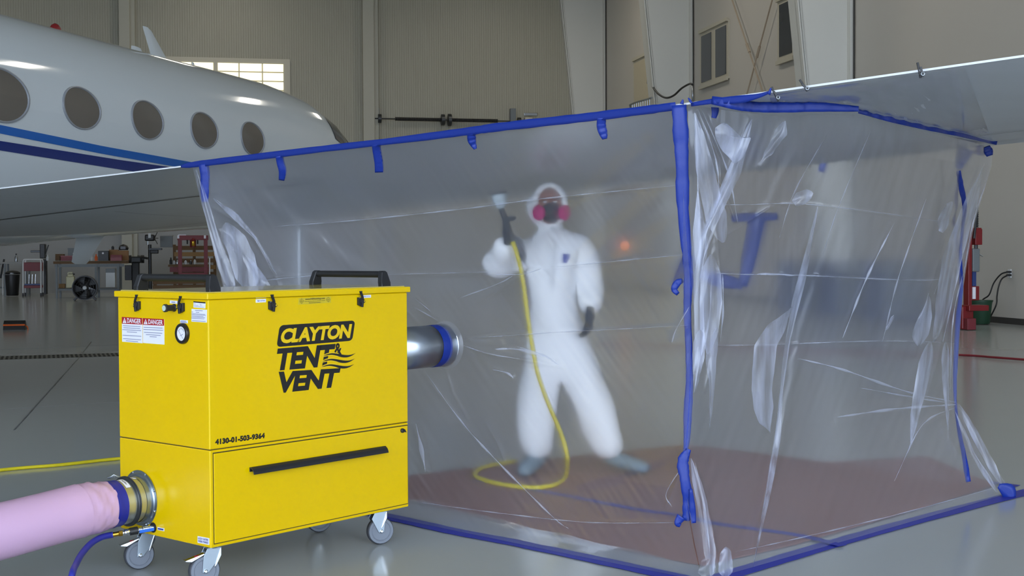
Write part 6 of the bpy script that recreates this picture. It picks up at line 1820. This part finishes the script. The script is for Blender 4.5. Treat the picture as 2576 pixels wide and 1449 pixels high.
# --- right of the enclosure
tc_ = Item('tyre_changer', 'red workshop tyre changer with a tall spring column by the wall', 'tyre changer', 2455, 830)
tc_.box('base', 'red_paint', 2420, 2450, 770, 829, d=0.6, bevel=0.02); tc_.box('side_arm', 'red_paint', 2430, 2480, 767, 782, d=0.3, back=-0.1, bevel=0.01); tc_.box('foot_box', 'maroon_paint', 2424, 2446, 800, 829, d=0.35, back=-0.12, bevel=0.01)
tc_.box('column', 'red_paint', 2436, 2446, 590, 770, d=0.16, bevel=0.01); tc_.box('arm', 'red_paint', 2440, 2470, 573, 580, d=0.2, bevel=0.01); tc_.box('arm_block', 'red_paint', 2452, 2470, 576, 616, d=0.2, back=-0.02, bevel=0.01)
n_ = 44; sp0, sp1 = tc_.P(2463, 572, .08), tc_.P(2463, 522, .08)
MB().tube([sp0.lerp(sp1, i / n_) for i in range(n_ + 1)], [.036 if i % 4 < 2 else .026 for i in range(n_ + 1)], 10).build('spring_column', 'dark_metal', tc_.t, world=True)
MB().cyl(sp1, sp1 + ZU * .03, .03, 10).build('column_cap', 'steel', tc_.t, world=True, smooth=True)
tc_.bar('slide', 'dark_metal', tc_.P(2462, 616, .08), tc_.P(2462, 632, .08), 0.03); tc_.bar('lock_lever', 'steel', tc_.P(2462, 634, .08), tc_.P(2473, 645, .0), 0.012)
tc_.box('air_tank', 'grey_paint', 2447, 2466, 625, 684, d=0.22, bevel=0.02); tc_.box('tank_pipe', 'blue_paint', 2450, 2460, 684, 720, d=0.12, back=0.05); tc_.box('control_box', 'red_paint', 2444, 2464, 720, 756, d=0.2, bevel=0.01); tc_.box('notice', 'label_white', 2445, 2453, 722, 752, d=0.01, back=-0.02)
tc_.bar('tool_bar', 'black', tc_.P(2449, 600, -.02), tc_.P(2454, 552, -.02), 0.02)
gbn = Item('green_bin', 'dark green plastic bin beneath the wall socket', 'bin', 2482, 818)
gbn.lathe('body', 'green_plastic', 2482, 816, .2, [(0, .15), (.02, .16), (.36, .195), (.40, .205), (.42, .205)], n=20); gbn.lathe('rim', 'green_plastic', 2482, 759, .2, [(0, .215), (.02, .215)], n=20)
so = thing('wall_socket', 'pale wall socket with two plugs on the right wall', 'socket', right_pt(2540, 690, 0.02))
q = right_pt(2540, 688, 0.01); MB().obox(q, U2 * .012, V2 * .045, ZU * .075).build('plate', 'white_paint', so, world=True, bevel=0.004)
for y in (684, 692): MB().obox(right_pt(2538, y, .05), U2 * .035, V2 * .03, ZU * .018).build('plug', 'black', so, world=True, bevel=0.004)
for i, pts in enumerate(([(2535, 684), (2518, 690), (2500, 712), (2488, 742), (2470, 757), (2462, 790)], [(2535, 692), (2520, 702), (2512, 722), (2508, 745), (2505, 770), (2480, 818)])):
    P = [right_pt(x, y, .12 + .25 * k / 5) for k, (x, y) in enumerate(pts)]
    single(MB().tube(smooth_poly(P, 30), .014, 6), 'power_cable', 'black', ('upper' if i == 0 else 'lower') + ' black power cable curving down from the wall socket', 'cable', group='cables from the wall socket', smooth='all')
# blue cabinets seen through the film
for i, (x0, x1, yb, w_) in enumerate(((1985, 2085, 786, 'deepest'), (2094, 2200, 797, 'middle'), (2210, 2325, 810, 'nearest'))):
    tb = Item('tool_cabinet', '%s dark blue tool cabinet by the right wall, blurred behind the film' % w_, 'cabinet', (x0 + x1) / 2, yb, 'blue cabinets behind the film')
    tb.box('body', 'blue_paint', x0, x1, 655, yb - 6, d=0.6, bevel=0.01)
    for q_ in range(4):
        ya = 660 + q_ * (yb - 672) / 4
        dw = tb.box('drawer', 'grey_paint', x0 + 5, x1 - 5, ya, ya + (yb - 672) / 4 - 4, d=0.02, back=-0.02)
        tb.box('pull', 'steel', x0 + 25, x1 - 25, ya + 4, ya + 7, d=0.02, back=-0.04, parent=dw)
    for x in (x0 + 8, x1 - 8): tb.leg('foot', 'black', x, yb - 6, r=0.04); tb.leg('foot', 'black', x, yb - 6, back=.5, r=0.04)
# amber lamp glowing through the film
wl = Item('work_lamp', 'small orange work lamp on a stand glowing dimly behind the film', 'lamp', 1570, 760)
wl.leg('pole', 'black', 1570, 634, r=0.015, square=False); wl.lathe('base', 'black', 1570, 759, 0, [(0, .2), (.03, .2), (.05, .05)]); wl.lathe('lens', mat('lamp_glow', (255, 140, 70), 0.4, emit=1.0), 1570, 618, -.06, [(0, .12), (.02, .12), (.04, .08)], d=-V2); wl.lathe('housing', 'black', 1570, 618, 0, [(-.06, .14), (.1, .1)], d=V2)
